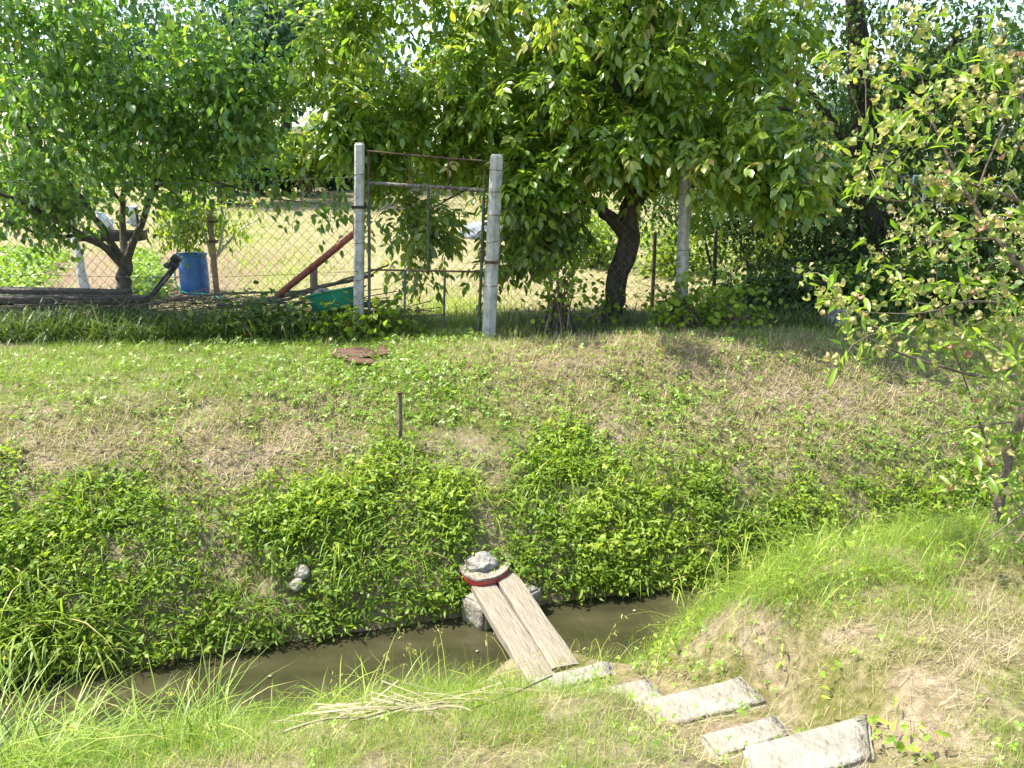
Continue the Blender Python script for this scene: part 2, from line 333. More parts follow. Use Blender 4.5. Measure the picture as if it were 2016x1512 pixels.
# ground
def groundmat():
    m, n, l, b = newmat('soil_and_dry_turf')
    tc = n.new("ShaderNodeTexCoord"); geo = n.new("ShaderNodeNewGeometry")
    def noise(s, d=8, r=.65):
        t = n.new("ShaderNodeTexNoise"); t.inputs["Scale"].default_value = s; t.inputs["Detail"].default_value = d; t.inputs["Roughness"].default_value = r
        l.new(tc.outputs["Object"], t.inputs[0]); return t
    a, c, d = noise(3.2), noise(26, 12, .72), noise(.9)
    r1 = ramp(n, [(.3, (.10, .07, .048)), (.5, (.22, .17, .12)), (.7, (.33, .27, .195))]); l.new(c.outputs[0], r1.inputs[0])
    r2 = ramp(n, [(.3, (.045, .05, .016)), (.5, (.11, .105, .035)), (.7, (.22, .185, .085))]); l.new(c.outputs[0], r2.inputs[0])
    r3 = ramp(n, [(.38, (0, 0, 0)), (.6, (1, 1, 1))]); l.new(a.outputs[0], r3.inputs[0])
    mx = n.new("ShaderNodeMix"); mx.data_type = 'RGBA'; l.new(r3.outputs[0], mx.inputs[0]); l.new(r1.outputs[0], mx.inputs[6]); l.new(r2.outputs[0], mx.inputs[7])
    # the mown hay field beyond the fence: straw with green streaks
    sx = n.new("ShaderNodeSeparateXYZ"); l.new(geo.outputs["Position"], sx.inputs[0])
    mr = n.new("ShaderNodeMapRange"); mr.inputs[1].default_value = 8.6; mr.inputs[2].default_value = 10.5; l.new(sx.outputs["Y"], mr.inputs[0])
    r4 = ramp(n, [(.28, (.10, .09, .04)), (.45, (.22, .19, .10)), (.66, (.31, .265, .16))]); l.new(c.outputs[0], r4.inputs[0])
    r5 = ramp(n, [(.46, (1, 1, 1)), (.66, (.55, .72, .35))]); l.new(a.outputs[0], r5.inputs[0])
    mu = n.new("ShaderNodeMix"); mu.data_type = 'RGBA'; mu.blend_type = 'MULTIPLY'; mu.inputs[0].default_value = 1
    l.new(r4.outputs[0], mu.inputs[6]); l.new(r5.outputs[0], mu.inputs[7])
    m2 = n.new("ShaderNodeMix"); m2.data_type = 'RGBA'; l.new(mr.outputs[0], m2.inputs[0]); l.new(mx.outputs[2], m2.inputs[6]); l.new(mu.outputs[2], m2.inputs[7])
    # dug brown soil of the kitchen garden at the left
    gx = n.new("ShaderNodeMapRange"); gx.inputs[1].default_value = -3.9; gx.inputs[2].default_value = -4.7; l.new(sx.outputs["X"], gx.inputs[0])
    gy = n.new("ShaderNodeMapRange"); gy.inputs[1].default_value = 17.5; gy.inputs[2].default_value = 15.5; l.new(sx.outputs["Y"], gy.inputs[0])
    gyy = n.new("ShaderNodeMath"); gyy.operation = 'MULTIPLY'; l.new(gx.outputs[0], gyy.inputs[0]); l.new(gy.outputs[0], gyy.inputs[1])
    gz = n.new("ShaderNodeMath"); gz.operation = 'MULTIPLY'; l.new(gyy.outputs[0], gz.inputs[0]); l.new(mr.outputs[0], gz.inputs[1])
    m3 = n.new("ShaderNodeMix"); m3.data_type = 'RGBA'; l.new(gz.outputs[0], m3.inputs[0]); l.new(m2.outputs[2], m3.inputs[6])
    r6 = ramp(n, [(.3, (.10, .07, .045)), (.5, (.20, .145, .095)), (.7, (.30, .235, .165))]); l.new(c.outputs[0], r6.inputs[0]); l.new(r6.outputs[0], m3.inputs[7])
    l.new(m3.outputs[2], b.inputs["Base Color"]); b.inputs["Roughness"].default_value = .95; b.inputs["Specular IOR Level"].default_value = .1
    bp = n.new("ShaderNodeBump"); e = noise(95, 6, .75); bp.inputs["Strength"].default_value = .55; bp.inputs["Distance"].default_value = .03
    ad = n.new("ShaderNodeMath"); ad.operation = 'ADD'; l.new(c.outputs[0], ad.inputs[0]); l.new(e.outputs[0], ad.inputs[1]); l.new(ad.outputs[0], bp.inputs["Height"]); l.new(bp.outputs[0], b.inputs["Normal"])
    return m
def watermat():
    m, n, l, b = newmat('muddy_water')
    b.inputs["Base Color"].default_value = (.05, .04, .018, 1); b.inputs["Roughness"].default_value = .06; b.inputs["IOR"].default_value = 1.33
    b.inputs["Specular IOR Level"].default_value = .5
    tc = n.new("ShaderNodeTexCoord"); mp = n.new("ShaderNodeMapping"); mp.inputs["Scale"].default_value = (1, 2.2, 1); l.new(tc.outputs["Object"], mp.inputs[0])
    t = n.new("ShaderNodeTexNoise"); t.inputs["Scale"].default_value = 2; t.inputs["Detail"].default_value = 5; l.new(mp.outputs[0], t.inputs[0])
    r = ramp(n, [(.35, (.022, .022, .011)), (.55, (.036, .033, .017)), (.7, (.05, .045, .025))]); l.new(t.outputs[0], r.inputs[0]); l.new(r.outputs[0], b.inputs["Base Color"])
    t2 = n.new("ShaderNodeTexNoise"); t2.inputs["Scale"].default_value = 14; t2.inputs["Detail"].default_value = 3; l.new(mp.outputs[0], t2.inputs[0])
    bp = n.new("ShaderNodeBump"); bp.inputs["Strength"].default_value = .12; bp.inputs["Distance"].default_value = .01; l.new(t2.outputs[0], bp.inputs["Height"]); l.new(bp.outputs[0], b.inputs["Normal"])
    return m

# ------------------------------------------------------------------ ground and water
xs = np.concatenate([-np.geomspace(700, 9, 26), np.arange(-8.5, 8.51, .065), np.geomspace(9, 700, 26)])
ys = np.concatenate([[-60, -20, -8, -3, -1, 0], np.arange(.4, 13, .065), np.geomspace(13.2, 1500, 60)])
X, Y = np.meshgrid(xs, ys); Z = H(X, Y)
nx, ny = len(xs), len(ys); V = np.stack([X, Y, Z], -1).reshape(-1, 3)
ii = (np.arange(ny - 1)[:, None] * nx + np.arange(nx - 1)[None]).reshape(-1)
gm = MB(); gm.v = [V]; gm.n = len(V); gm.a = [np.zeros(len(V))]; gm.f = np.stack([ii, ii + 1, ii + nx + 1, ii + nx], 1).tolist()
go = gm.build('ground', groundmat()); go["kind"] = 'structure'
go.data.polygons.foreach_set("use_smooth", [True] * len(go.data.polygons))
us = np.linspace(-14, 14, 57); vs_ = np.linspace(3.3, 4.6, 6); wv = []; wf = []
for v_ in vs_:
    for u_ in us: x, y = xy_of(u_, v_); wv.append((x, y, WATER))
for j in range(len(vs_) - 1):
    for i in range(len(us) - 1): k = j * len(us) + i; wf.append((k, k + 1, k + len(us) + 1, k + len(us)))
wo = MB().add(wv, wf).build('stream_water', watermat()); wo["kind"] = 'structure'
# ------------------------------------------------------------------ fence posts
def make_post(px_t, py_t, px_b, py_b, Y, w, label, ties, clamp=None, clampmat=None, yaw=.25, group='concrete fence posts'):
    b = aty(px_b, py_b, Y); t = aty(px_t, py_t, Y); base = b.copy()
    root = thing('concrete_post', base, label, 'fence post', group)
    n = 14; V = []; F = []
    ch = .28
    oct_ = [(1, -ch), (1, ch), (ch * 1.6, 1), (-ch * 1.6, 1), (-1, ch), (-1, -ch), (-ch * 1.6, -1), (ch * 1.6, -1)]
    oct_ = [(1, -.62), (1, .62), (.62, 1), (-.62, 1), (-1, .62), (-1, -.62), (-.62, -1), (.62, -1)]
    lev = list(np.linspace(-.25, 1, n)) + [1.012]
    for i, f in enumerate(lev):
        c = b + (t - b) * f; ww = w / 2 * (1.06 - .1 * max(0, f)) * (.72 if i == n else 1)
        for k, (ox, oy) in enumerate(oct_):
            j = 1 + .05 * (random.random() - .5)
            x, y = ox * ww * j, oy * ww * j
            V.append((c[0] + x * math.cos(yaw) - y * math.sin(yaw), c[1] + x * math.sin(yaw) + y * math.cos(yaw), c[2]))
    for i in range(n):
        F += [(i * 8 + k, i * 8 + (k + 1) % 8, (i + 1) * 8 + (k + 1) % 8, (i + 1) * 8 + k) for k in range(8)]
    F.append(tuple(n * 8 + k for k in range(8)))
    MB().add(V, F).build('shaft', M['concrete'], root, smooth=False)
    def ring(f, r, rad, tilt=0):
        c = b + (t - b) * f
        return [(c[0] + r * math.cos(a + .4), c[1] + r * math.sin(a + .4), c[2] + tilt * math.cos(a)) for a in np.linspace(0, 2 * math.pi, 13)]
    for f in ties:
        MB().tube(ring(f, w * .60, .002, random.uniform(-.012, .012)), .0026, 5).build('tie_wire', M['blackwire'], root)
    if clamp is not None:
        c = b + (t - b) * clamp
        mb = MB()
        for s in (-1, 1): mb.box((c[0], c[1] + s * (w * .53 + .006), c[2]), (w * 1.32, .008, .03), 0)
        for s in (-1, 1): mb.box((c[0] + s * (w * .60), c[1], c[2]), (.012, w * .9, .03), 0)
        ck = mb.build('clamp', clampmat, root)
        for s in (-1, 1): MB().tube([(c[0] + s * w * .58, c[1] - w * .62, c[2]), (c[0] + s * w * .58, c[1] - w * .86, c[2])], .011, 6).build('bolt', clampmat, ck)
    return root, b, t
pL = make_post(708, 286, 706, 672, 7.85, .098, 'thin weathered concrete post on the hinge side of the gate, its foot hidden in weeds', (.86, .52, .33, .2), .70, M['blackwire'], .05)
pR = make_post(978, 308, 962, 674, 7.77, .112, 'leaning concrete post at the latch side of the gate, sunlit on its left edge', (.93, .82, .7, .56, .32), .45, M['rust'], .55)
p3 = make_post(1350, 322, 1340, 652, 8.10, .105, 'round-edged pale concrete post to the right of the walnut trunk, its top among walnut leaves', (.82, .5, .25), None, None, .7)

# ------------------------------------------------------------------ gate
GY = 7.84
def g(px, py, dy=0): return aty(px, py, GY + dy)
gate = thing('metal_gate', g(835, 688), 'rusty tubular garden gate filled with wire mesh, closed between two concrete posts', 'gate')
def bar(name, pts, r, mat, par, n=8): return MB().tube([g(*p) for p in pts], r, n).build(name, mat, par)
bar('stile', [(725, 298), (726, 362)], .010, M['rust'], gate)
bar('stile', [(726, 352), (727, 500), (727, 676)], .0155, M['greenpaint'], gate)
bar('stile', [(955, 317), (953, 374)], .0095, M['rust'], gate)
bar('stile', [(953, 374), (949, 500), (941, 680)], .0155, M['greenpaint'], gate)
bar('top_rail', [(723, 297), (840, 308), (957, 317)], .0085, M['rust'], gate)
tr = bar('rail', [(727, 360), (800, 365), (880, 370), (954, 375)], .019, M['oldrail'], gate, 10)
bar('rail', [(728, 531), (840, 533), (946, 535)], .010, M['rust'], gate)
bar('bottom_rail', [(727, 686), (830, 688), (940, 684)], .011, M['greenpaint'], gate)
for a, b_, m_ in (((806, 306), (806, 364), 'rust'), ((883, 312), (882, 370), 'rust')): bar('bar', [a, b_], .008, M[m_], gate)
bar('bar', [(844, 370), (842, 533)], .0125, M['greenpaint'], gate)
bar('bar', [(798, 533), (795, 688)], .0115, M['greenpaint'], gate)
bar('bar', [(876, 534), (872, 687)], .0125, M['greenpaint'], gate)
hg = MB(); c = g(716, 400); hg.box(c, (.06, .02, .03)); hg.build('hinge', M['blackwire'], gate)
lt = MB(); c = g(958, 503); lt.box(c, (.09, .016, .02)); lt.box(c + np.array([-.03, -.02, -.01]), (.025, .03, .07)); lt.build('latch', M['rust'], gate)
def chainlink(p0, p1, z0, z1, pitch=.05, r=.0027, sag=.02, seed=0, skew=0):
    p0 = np.array(p0); p1 = np.array(p1); Ls = np.linalg.norm(p1 - p0); d = (p1 - p0) / Ls; nrm_ = np.array([-d[1], d[0]])
    nw = int(Ls / pitch); nz = int((z1 - z0) / pitch); mb = MB()
    for i in range(nw):
        pts = []
        for j in range(nz + 1):
            e = (j % 2 == 0)
            s = (i if e == (i % 2 == 0) else i + 1) * pitch
            s += skew * (j * pitch)
            zz = z0 + j * pitch + sag * (fbm(np.array(s * 1.1), np.array(j * .11), seed) - .5) * 2
            o = .05 * (fbm(np.array(s * .9), np.array(j * .09), seed + 5) - .5) + (.0018 if i % 2 else -.0018)
            q = p0 + d * s + nrm_ * o; pts.append((q[0], q[1], zz))
        mb.tube(pts, r, 3)
    return mb
chainlink(g(728, 0)[:2], g(948, 0)[:2], g(0, 684)[2], g(0, 364)[2], .047, .0025, .012, 3).build('mesh_infill', M['wire'], gate)

# ------------------------------------------------------------------ wire fences
def fence(label, p0, p1, z0, z1, seed, sag, lines, **k):
    root = thing('wire_fence', (*((np.array(p0) + np.array(p1)) / 2), z0), label, 'fence', 'chain link fence runs')
    chainlink(p0, p1, z0, z1, sag=sag, seed=seed, **k).build('mesh', M['wire'], root)
    for zl in lines:
        s = np.linspace(0, 1, 12); pts = [(p0[0] + (p1[0] - p0[0]) * t, p0[1] + (p1[1] - p0[1]) * t - .004, zl - .05 * math.sin(math.pi * t) + .01 * math.sin(9 * t + seed)) for t in s]
        MB().tube(pts, .0021, 4).build('tension_wire', M['wire'], root)
fence('long rusty chain link fence left of the gate, in front of the blue barrel', (-6.6, 7.86), (-1.55, 7.79), .12, 1.50, 11, .03, (1.58, .66))
fence('slack chain link fence between the leaning gate post and the walnut trunk', (-.17, 7.83), (1.80, 8.06), .05, 1.32, 23, .05, (1.32, .72), pitch=.046)
fence('chain link fence right of the last concrete post, half lost in dark ivy', (1.86, 8.06), (3.5, 8.25), .08, 1.36, 37, .07, (1.36, .74), skew=.16)

# ------------------------------------------------------------------ plank bridge
def plank(f0, f1, n0, n1, zf, zn, label):
    A = atz(*f0, zf); B = atz(*f1, zf); C_ = atz(*n0, zn); D = atz(*n1, zn)
    p = (A + B) / 2; q = (C_ + D) / 2; d = q - p; L = np.linalg.norm(d); ax = d / L
    w = .5 * (np.linalg.norm(np.cross(B - A, ax)) + np.linalg.norm(np.cross(D - C_, ax)))
    nx_, nyv = 40, 6; th = .042; bm = bmesh.new()
    bmesh.ops.create_grid(bm, x_segments=nx_, y_segments=nyv, size=.5)
    for v in bm.verts:
        v.co.x *= L; e = abs(v.co.y) > .49
        v.co.y *= w
        if e: v.co.y += .006 * (vn(np.array(v.co.x * 6.), np.array(1.7), int(p[0] * 50) + 3) - .5) * 2
        v.co.z = .004 * (vn(np.array(v.co.x * 2.), np.array(v.co.y * 9), 4) - .5) - (.004 if e else 0)
    r = bmesh.ops.extrude_face_region(bm, geom=bm.faces[:])
    vs = [x for x in r['geom'] if isinstance(x, bmesh.types.BMVert)]
    for v in vs: v.co.z -= th
    bmesh.ops.recalc_face_normals(bm, faces=bm.faces[:])
    me = bpy.data.meshes.new('bridge_plank'); bm.to_mesh(me); bm.free()
    o = bpy.data.objects.new('bridge_plank', me); COL.objects.link(o); me.materials.append(M['plank'])
    me.polygons.foreach_set("use_smooth", [True] * len(me.polygons)); me.set_sharp_from_angle(angle=R(35))
    o.location = tuple((p + q) / 2)
    o.rotation_euler = (0, -math.asin(ax[2]), math.atan2(ax[1], ax[0]))
    tag(o, label, 'plank', 'planks of the footbridge')
plank((912, 1127), (953, 1113), (1043, 1346), (1092, 1324), -.94, -.80, 'left plank of the little footbridge, with a flaky gnawed upstream edge')
plank((957, 1111), (999, 1098), (1094, 1323), (1132, 1298), -.93, -.79, 'right plank of the little footbridge, with straight clean grain')
def rough_block(name, corners, th, mat, label, cat, group=None, seed=0, amp=.012, cuts=5):
    q = np.array(corners); c = q.mean(0)
    bm = bmesh.new(); top = [bm.verts.new(Vector(p - c)) for p in q]; bot = [bm.verts.new(Vector(p - c) - Vector((0, 0, th))) for p in q]
    bm.faces.new(top); bm.faces.new(bot[::-1])
    for i in range(4): bm.faces.new((top[i], bot[i], bot[(i + 1) % 4], top[(i + 1) % 4]))
    bmesh.ops.recalc_face_normals(bm, faces=bm.faces[:])
    bmesh.ops.bevel(bm, geom=bm.edges[:], offset=.014, segments=2, affect='EDGES')
    bmesh.ops.subdivide_edges(bm, edges=bm.edges[:], cuts=cuts, use_grid_fill=True)
    for v in bm.verts:
        k = v.co * 9 + Vector((seed, seed * 1.7, 0))
        v.co += Vector((fbm(np.array(k.y), np.array(k.z), seed) - .5, fbm(np.array(k.x), np.array(k.z), seed + 4) - .5, .8 * (fbm(np.array(k.x), np.array(k.y), seed + 8) - .5))) * amp * 2
    me = bpy.data.meshes.new(name); bm.to_mesh(me); bm.free(); me.materials.append(mat)
    me.polygons.foreach_set("use_smooth", [True] * len(me.polygons)); o = bpy.data.objects.new(name, me); COL.objects.link(o); o.location = tuple(c)
    return tag(o, label, cat, group)
zt = -.975
rough_block('concrete_beam', [atz(908, 1172, zt), atz(1022, 1136, zt), atz(1068, 1158, zt), atz(952, 1196, zt)], .2, M['slab'], 'broken concrete beam lying on the far water edge under the planks', 'concrete beam', None, 5, .018)
for i, (q, (_, z, lab)) in enumerate(zip(SLABQ, SLABS)):
    rough_block('step_slab', q, .05, M['slab'], lab, 'slab', 'concrete slabs of the stepping path', 11 + i * 3, .008)

# tray with mortar and stone at the far plank ends
zr = -.868
oc = [(960 + (x - 965) * 1.16, 1126 + (y - 1128) * 1.14) for x, y in [(917, 1137), (940, 1156), (975, 1152), (1001, 1136), (1002, 1118), (985, 1096), (945, 1094), (919, 1118)]]
top = np.array([atz(x, y - 13, zr) for x, y in oc]); cc = top.mean(0); zb = -.93
def offs(P, s, z): Q = cc + (P - cc) * s; Q = Q.copy(); Q[:, 2] = z; return Q
def smoothring(P, k=2):
    for _ in range(k):
        N = np.roll(P, -1, 0); P = np.stack([P * .75 + N * .25, P * .25 + N * .75], 1).reshape(-1, 3)
    return P
tray = thing('red_tray', (cc[0], cc[1], zb), 'shallow red plastic tray full of dried mortar on the far plank ends', 'tray')
rt = smoothring(top); nr = len(rt)
def loft(rings, cap=False):
    Vv = np.concatenate(rings); F = [(i * nr + k, i * nr + (k + 1) % nr, (i + 1) * nr + (k + 1) % nr, (i + 1) * nr + k) for i in range(len(rings) - 1) for k in range(nr)]
    if cap: F.append(tuple((len(rings) - 1) * nr + k for k in range(nr)))
    return Vv, F
wob = lambda P, a: P + np.array([0, 0, 1]) * (a * (vn(P[:, 0] * 14, P[:, 1] * 14, 2) - .5))[:, None]
MB().add(*loft([offs(rt, .93, zb + .004), offs(rt, .985, zb + .02), wob(offs(rt, 1.0, zr - .012), .012)])).build('tray_wall', M['redplastic'], tray)
MB().add(*loft([wob(offs(rt, 1.0, zr - .011), .012), wob(offs(rt, 1.025, zr - .004), .012), wob(offs(rt, 1.01, zr + .006), .012), wob(offs(rt, .955, zr + .004), .012)])).build('rim', M['greyrim'], tray)
MB().add(*loft([wob(offs(rt, .957, zr - .002), .014), wob(offs(rt, .7, zr - .008), .04), wob(offs(rt, .35, zr - .004), .05)], True)).build('mortar_fill', M['mortar'], tray)
def rock(name, c, r, mat, label, cat='stone', seed=0, flat=.7, group=None, sx=1.0):
    bm = bmesh.new(); bmesh.ops.create_icosphere(bm, subdivisions=4, radius=1)
    for v in bm.verts:
        n = v.co.normalized(); f = 1 + .5 * (fbm(np.array(n.x * 1.6 + seed), np.array(n.y * 1.6 + n.z * 1.3), seed) - .5) + .14 * (fbm(np.array(n.x * 6 + seed), np.array(n.y * 6 - n.z * 5), seed + 3) - .5)
        v.co = Vector((n.x * f * r * sx, n.y * f * r, max(n.z, -.55) * f * r * flat))
    me = bpy.data.meshes.new(name); bm.to_mesh(me); bm.free(); me.materials.append(mat); me.polygons.foreach_set("use_smooth", [True] * len(me.polygons))
    o = bpy.data.objects.new(name, me); COL.objects.link(o); o.location = tuple(c); return tag(o, label, cat, group)
sc_ = atz(948, 1108, zr + .02); rock('stone', sc_, .098, M['stone'], 'rounded grey stone weighing down the red tray', seed=3, flat=.6, sx=1.15)
for (px, py, r, s, lab) in ((600, 1126, .05, 5, 'upper of two pale stones sticking out of the weedy bank'), (590, 1150, .045, 9, 'lower of two pale stones sticking out of the weedy bank'),
                            (1640, 640, .17, 13, 'pale boulder in the shade at the foot of the ivy')):
    c = G(px, py); rock('stone', c + np.array([0, -.06, .02]), r, M['palestone'], lab, seed=s, flat=.9, group='stones on the bank')

# rusty stake on the far bank
c = G(786, 880); t = aty(787, 773, c[1]); st = thing('stake', c, 'short rusty pipe stake driven upright into the far bank', 'stake')
MB().tube([c - np.array([0, 0, .15]), c * .5 + t * .5 + np.array([.006, 0, 0]), t], .0165, 10).build('pipe', M['deadwood'], st)
MB().lathe([(.0165, -.012), (.022, -.01), (.022, .004), (.015, .006), (.012, -.01), (.001, -.012)], t, 12).build('collar', M['rust'], st)

# red brown mat scraps in front of the gate
for (pts, lab, s) in (([(648, 696), (700, 692), (742, 700), (735, 714), (690, 716), (655, 712)], 'largest red brown scrap of rotten matting, in front of the hinge post', 1),
                      ([(672, 714), (720, 717), (745, 722), (738, 728), (690, 725)], 'narrow red brown strip of rotten matting, nearest the stream', 2),
                      ([(742, 694), (755, 688), (768, 702), (760, 710), (744, 705)], 'small crumpled red brown rag below the hinge side of the gate', 3)):
    q = np.array([G(x, y) for x, y in pts]); q = smoothring(q, 2); ctr = q.mean(0); n = len(q); rings = []
    for f in (1, .75, .5, .25):
        P = ctr + (q - ctr) * (f + .1 * (vn(q[:, 0] * 30, q[:, 1] * 30, s) - .5)[:, None]); P[:, 2] = H(P[:, 0], P[:, 1]) + .022 + .04 * fbm(P[:, 0] * 9, P[:, 1] * 16, s); rings.append(P)
    Vv = np.concatenate(rings); F = [(i * n + k, i * n + (k + 1) % n, (i + 1) * n + (k + 1) % n, (i + 1) * n + k) for i in range(3) for k in range(n)] + [tuple(3 * n + k for k in range(n))]
    o = MB().add(Vv, F).build('mat_scrap', M['mat']); sm = o.modifiers.new('thickness', 'SOLIDIFY'); sm.thickness = .012; sm.offset = -1
    tag(o, lab, 'matting', 'scraps of old matting')

MATQ = [np.array([G(x, y) for x, y in pts]) for pts in ([(650, 694), (742, 698), (735, 716), (655, 714)], [(668, 712), (748, 720), (738, 730), (690, 726)], [(742, 692), (768, 698), (764, 712), (744, 706)])]
# ------------------------------------------------------------------ things beyond the fence
# red pole
rp = MB().tube([aty(x, y, Y) for x, y, Y in ((545, 583, 8.35), (622, 521, 8.2), (700, 457, 8.02))], [.036, .037, .033], 12).build('red_pole', M['redpole'])
tag(rp, 'thick faded red pole leaning slantwise against the hinge post', 'pole')
o = MB().box(aty(699, 452, 8.0), (.035, .05, .26), .1, .02).build('red_bracket', M['redpole']); tag(o, 'short upright red metal piece behind the hinge post, where the pole ends', 'bracket')
b = aty(619, 590, 8.9); o = MB().tube([b, aty(617, 520, 8.9)], .045, 8).build('wood_stub', M['stake']); tag(o, 'short grey wooden stub standing behind the red pole', 'stub')
# green tub
tc_ = aty(668, 612, 8.2); tub = thing('green_tub', tc_, 'green plastic washing tub lying tilted on the branch pile', 'tub')
def tilted(prof, n=36):
    Vv = []; th = R(-10); ph = R(-11)
    for r, z in prof:
        for k in range(n):
            a = 2 * math.pi * k / n; p = Vector((r * 1.12 * math.cos(a), r * .9 * math.sin(a), z))
            p = Matrix.Rotation(th, 3, 'X') @ (Matrix.Rotation(ph, 3, 'Y') @ p); Vv.append(tuple(np.array(p) + tc_))
    return Vv, [(i * n + k, i * n + (k + 1) % n, (i + 1) * n + (k + 1) % n, (i + 1) * n + k) for i in range(len(prof) - 1) for k in range(n)]
MB().add(*tilted([(.001, 0), (.19, .0), (.225, .02), (.285, .2), (.272, .2), (.21, .03), (.001, .015)])).build('bowl', M['greenplastic'], tub)
MB().add(*tilted([(.284, .195), (.305, .2), (.306, .213), (.288, .218), (.272, .2)])).build('rim', M['greenplastic'], tub)
rock('sack', aty(636, 580, 8.5), .12, M['sack'], 'crumpled grey sack lying against the green tub', 'sack', 21, .6)
# branches
def branch(pts, r0, r1, lab, forks=(), mat='deadwood'):
    P = np.array([aty(*p) for p in pts]); n = 24; tt = np.linspace(0, len(P) - 1, n); Q = np.stack([np.interp(tt, np.arange(len(P)), P[:, k]) for k in range(3)], 1)
    Q += (np.stack([vn(tt * 3, np.full(n, .3 + k), int(r0 * 9000) + k) for k in range(3)], 1) - .5) * r0 * 1.2
    m = MB().tube(Q, np.linspace(r0, r1, n) * (1 + .2 * (vn(tt * 5, np.zeros(n), 3) - .5)), 8)
    for f in forks:
        FQ = np.array([aty(*p) for p in f]); m.tube(FQ, np.linspace(r1 * 1.0, r1 * .5, len(FQ)), 6)
    tag(m.build('cut_branch', M[mat]), lab, 'branch', 'cut branches piled along the fence')
branch([(270, 603, 8.35), (400, 580, 8.5), (540, 574, 8.65), (690, 572, 8.8)], .016, .01, 'long thin pale branch lying almost level below the blue barrel')
branch([(430, 604, 8.6), (560, 592, 8.7), (680, 550, 8.75), (764, 522, 8.6)], .02, .009, 'upper long dark branch rising past the hinge post into the gate opening', [[(700, 543, 8.72), (730, 541, 8.65), (752, 528, 8.6), (766, 519, 8.6)]])
branch([(480, 600, 8.75), (600, 575, 8.8), (690, 552, 8.8), (735, 540, 8.8)], .028, .016, 'thick forked branch just under the slanting red pole')
branch([(560, 604, 8.6), (620, 588, 8.65), (700, 574, 8.65)], .02, .012, 'short branch crossing behind the green tub')
branch([(690, 603, 8.25), (735, 602, 8.2), (781, 594, 8.15)], .036, .03, 'stout sawn log end showing right of the hinge post, topmost in the gate')
branch([(680, 618, 8.2), (730, 615, 8.15), (775, 612, 8.1)], .032, .024, 'middle sawn log end showing through the lower left of the gate')
branch([(700, 622, 8.1), (760, 618, 8.05), (795, 607, 8.0), (826, 613, 8.0)], .018, .008, 'crooked forked branch end crossing the lower gate bar', [[(795, 607, 8.0), (804, 600, 8.0), (811, 595, 8.0)], [(770, 617, 8.05), (790, 622, 8.0), (807, 630, 8.0)]])
branch([(690, 628, 8.15), (745, 633, 8.1), (797, 634, 8.05)], .018, .012, 'lowest branch end at the hinge side of the gate, near the leaves')
branch([(0, 628, 8.05), (30, 645, 8.0), (70, 668, 7.95)], .03, .02, 'reddish branch sloping down through tall grass at the far left edge', (), 'redpole')
# stack of dark boards
for (x0, y0, x1, y1, Y, h_, lab) in ((-220, 566, 252, 577, 8.75, .055, 'topmost dark board of the stack at the far left, ending at the tree trunk'),
                                 (-200, 588, 286, 590, 8.5, .07, 'second board of the stack at the far left, with a sunlit front edge'),
                                 (-200, 606, 285, 607, 8.45, .08, 'third board of the stack at the far left, mostly in shade'),
                                 (-200, 626, 262, 626, 8.4, .09, 'lowest board of the stack at the far left, behind tall grass')):
    a = aty(x0, y0, Y); b = aty(x1, y1, Y); d = b - a; L = np.linalg.norm(d)
    m = MB().box((0, 0, 0), (L, .22, h_), 0, 0, .006); o = m.build('old_board', M['darkwood'])
    o.location = tuple((a + b) / 2); o.rotation_euler = (0, -math.asin(d[2] / L), math.atan2(d[1], d[0])); tag(o, lab, 'board', 'stacked old boards')
# barrel
bb = aty(386, 578, 11.0); bt = aty(386, 499, 11.0); hb = bt[2] - bb[2]; rb = .197
bar_ = thing('blue_barrel', bb, 'bright blue plastic water barrel standing beyond the fence', 'barrel')
MB().lathe([(.001, 0), (rb * .9, 0), (rb * .97, .03), (rb, hb * .3), (rb * 1.012, hb * .34), (rb, hb * .38), (rb * 1.0, hb * .64), (rb * 1.012, hb * .68), (rb, hb * .72), (rb * .97, hb * .95), (rb * .93, hb - .005), (rb * .9, hb - .03), (rb * .88, hb * .2), (.001, hb * .2)], bb, 40).build('drum', M['barrel'], bar_)
MB().lathe([(rb * .965, hb - .03), (rb * 1.03, hb - .024), (rb * 1.04, hb - .004), (rb * .99, hb + .004), (rb * .93, hb - .002)], bb, 40).build('rim', M['barrel'], bar_)
# standpipe with tap, hose, stake
pb = aty(366, 575, 11.25); tp = thing('standpipe', pb, 'thin grey standpipe with a tap behind the blue barrel', 'water tap')
MB().tube([aty(366, 580, 11.25), aty(366, 466, 11.25)], .017, 8).build('pipe', M['black'], tp)
MB().tube([aty(368, 466, 11.25), aty(358, 464, 11.22), aty(355, 470, 11.2)], .016, 8).build('tap', M['wire'], tp)
MB().tube([aty(362, 459, 11.22), aty(370, 459, 11.22)], .008, 6).build('handle', M['wire'], tp)
hp = [(355, 470, 11.2), (352, 482, 11.15), (348, 500, 11.1), (345, 518, 11.05), (344, 540, 11.0), (346, 560, 10.9), (354, 572, 10.8), (368, 577, 10.7), (400, 578, 10.6), (425, 582, 10.4), (445, 600, 10.2)]
P = np.array([aty(*p) for p in hp]); tt = np.linspace(0, len(P) - 1, 60); Q = np.stack([np.interp(tt, np.arange(len(P)), P[:, k]) for k in range(3)], 1)
tag(MB().tube(Q, .011, 8).build('garden_hose', M['hose']), 'green garden hose hanging from the tap and trailing past the blue barrel', 'hose')
sb = aty(419, 590, 10.78); sk = thing('tree_stake', sb, 'square grey wooden stake tied to the little tree beside the barrel', 'stake')
MB().box((aty(419, 590, 10.78) + aty(420, 402, 10.78)) / 2, (.075, .075, aty(420, 402, 10.78)[2] - sb[2]), .3, .01, .008).build('shaft', M['stake'], sk)
for py in (436, 475): MB().box(aty(420, py, 10.78), (.12, .11, .025), .3, 0, .004).build('tie', M['black'], sk)
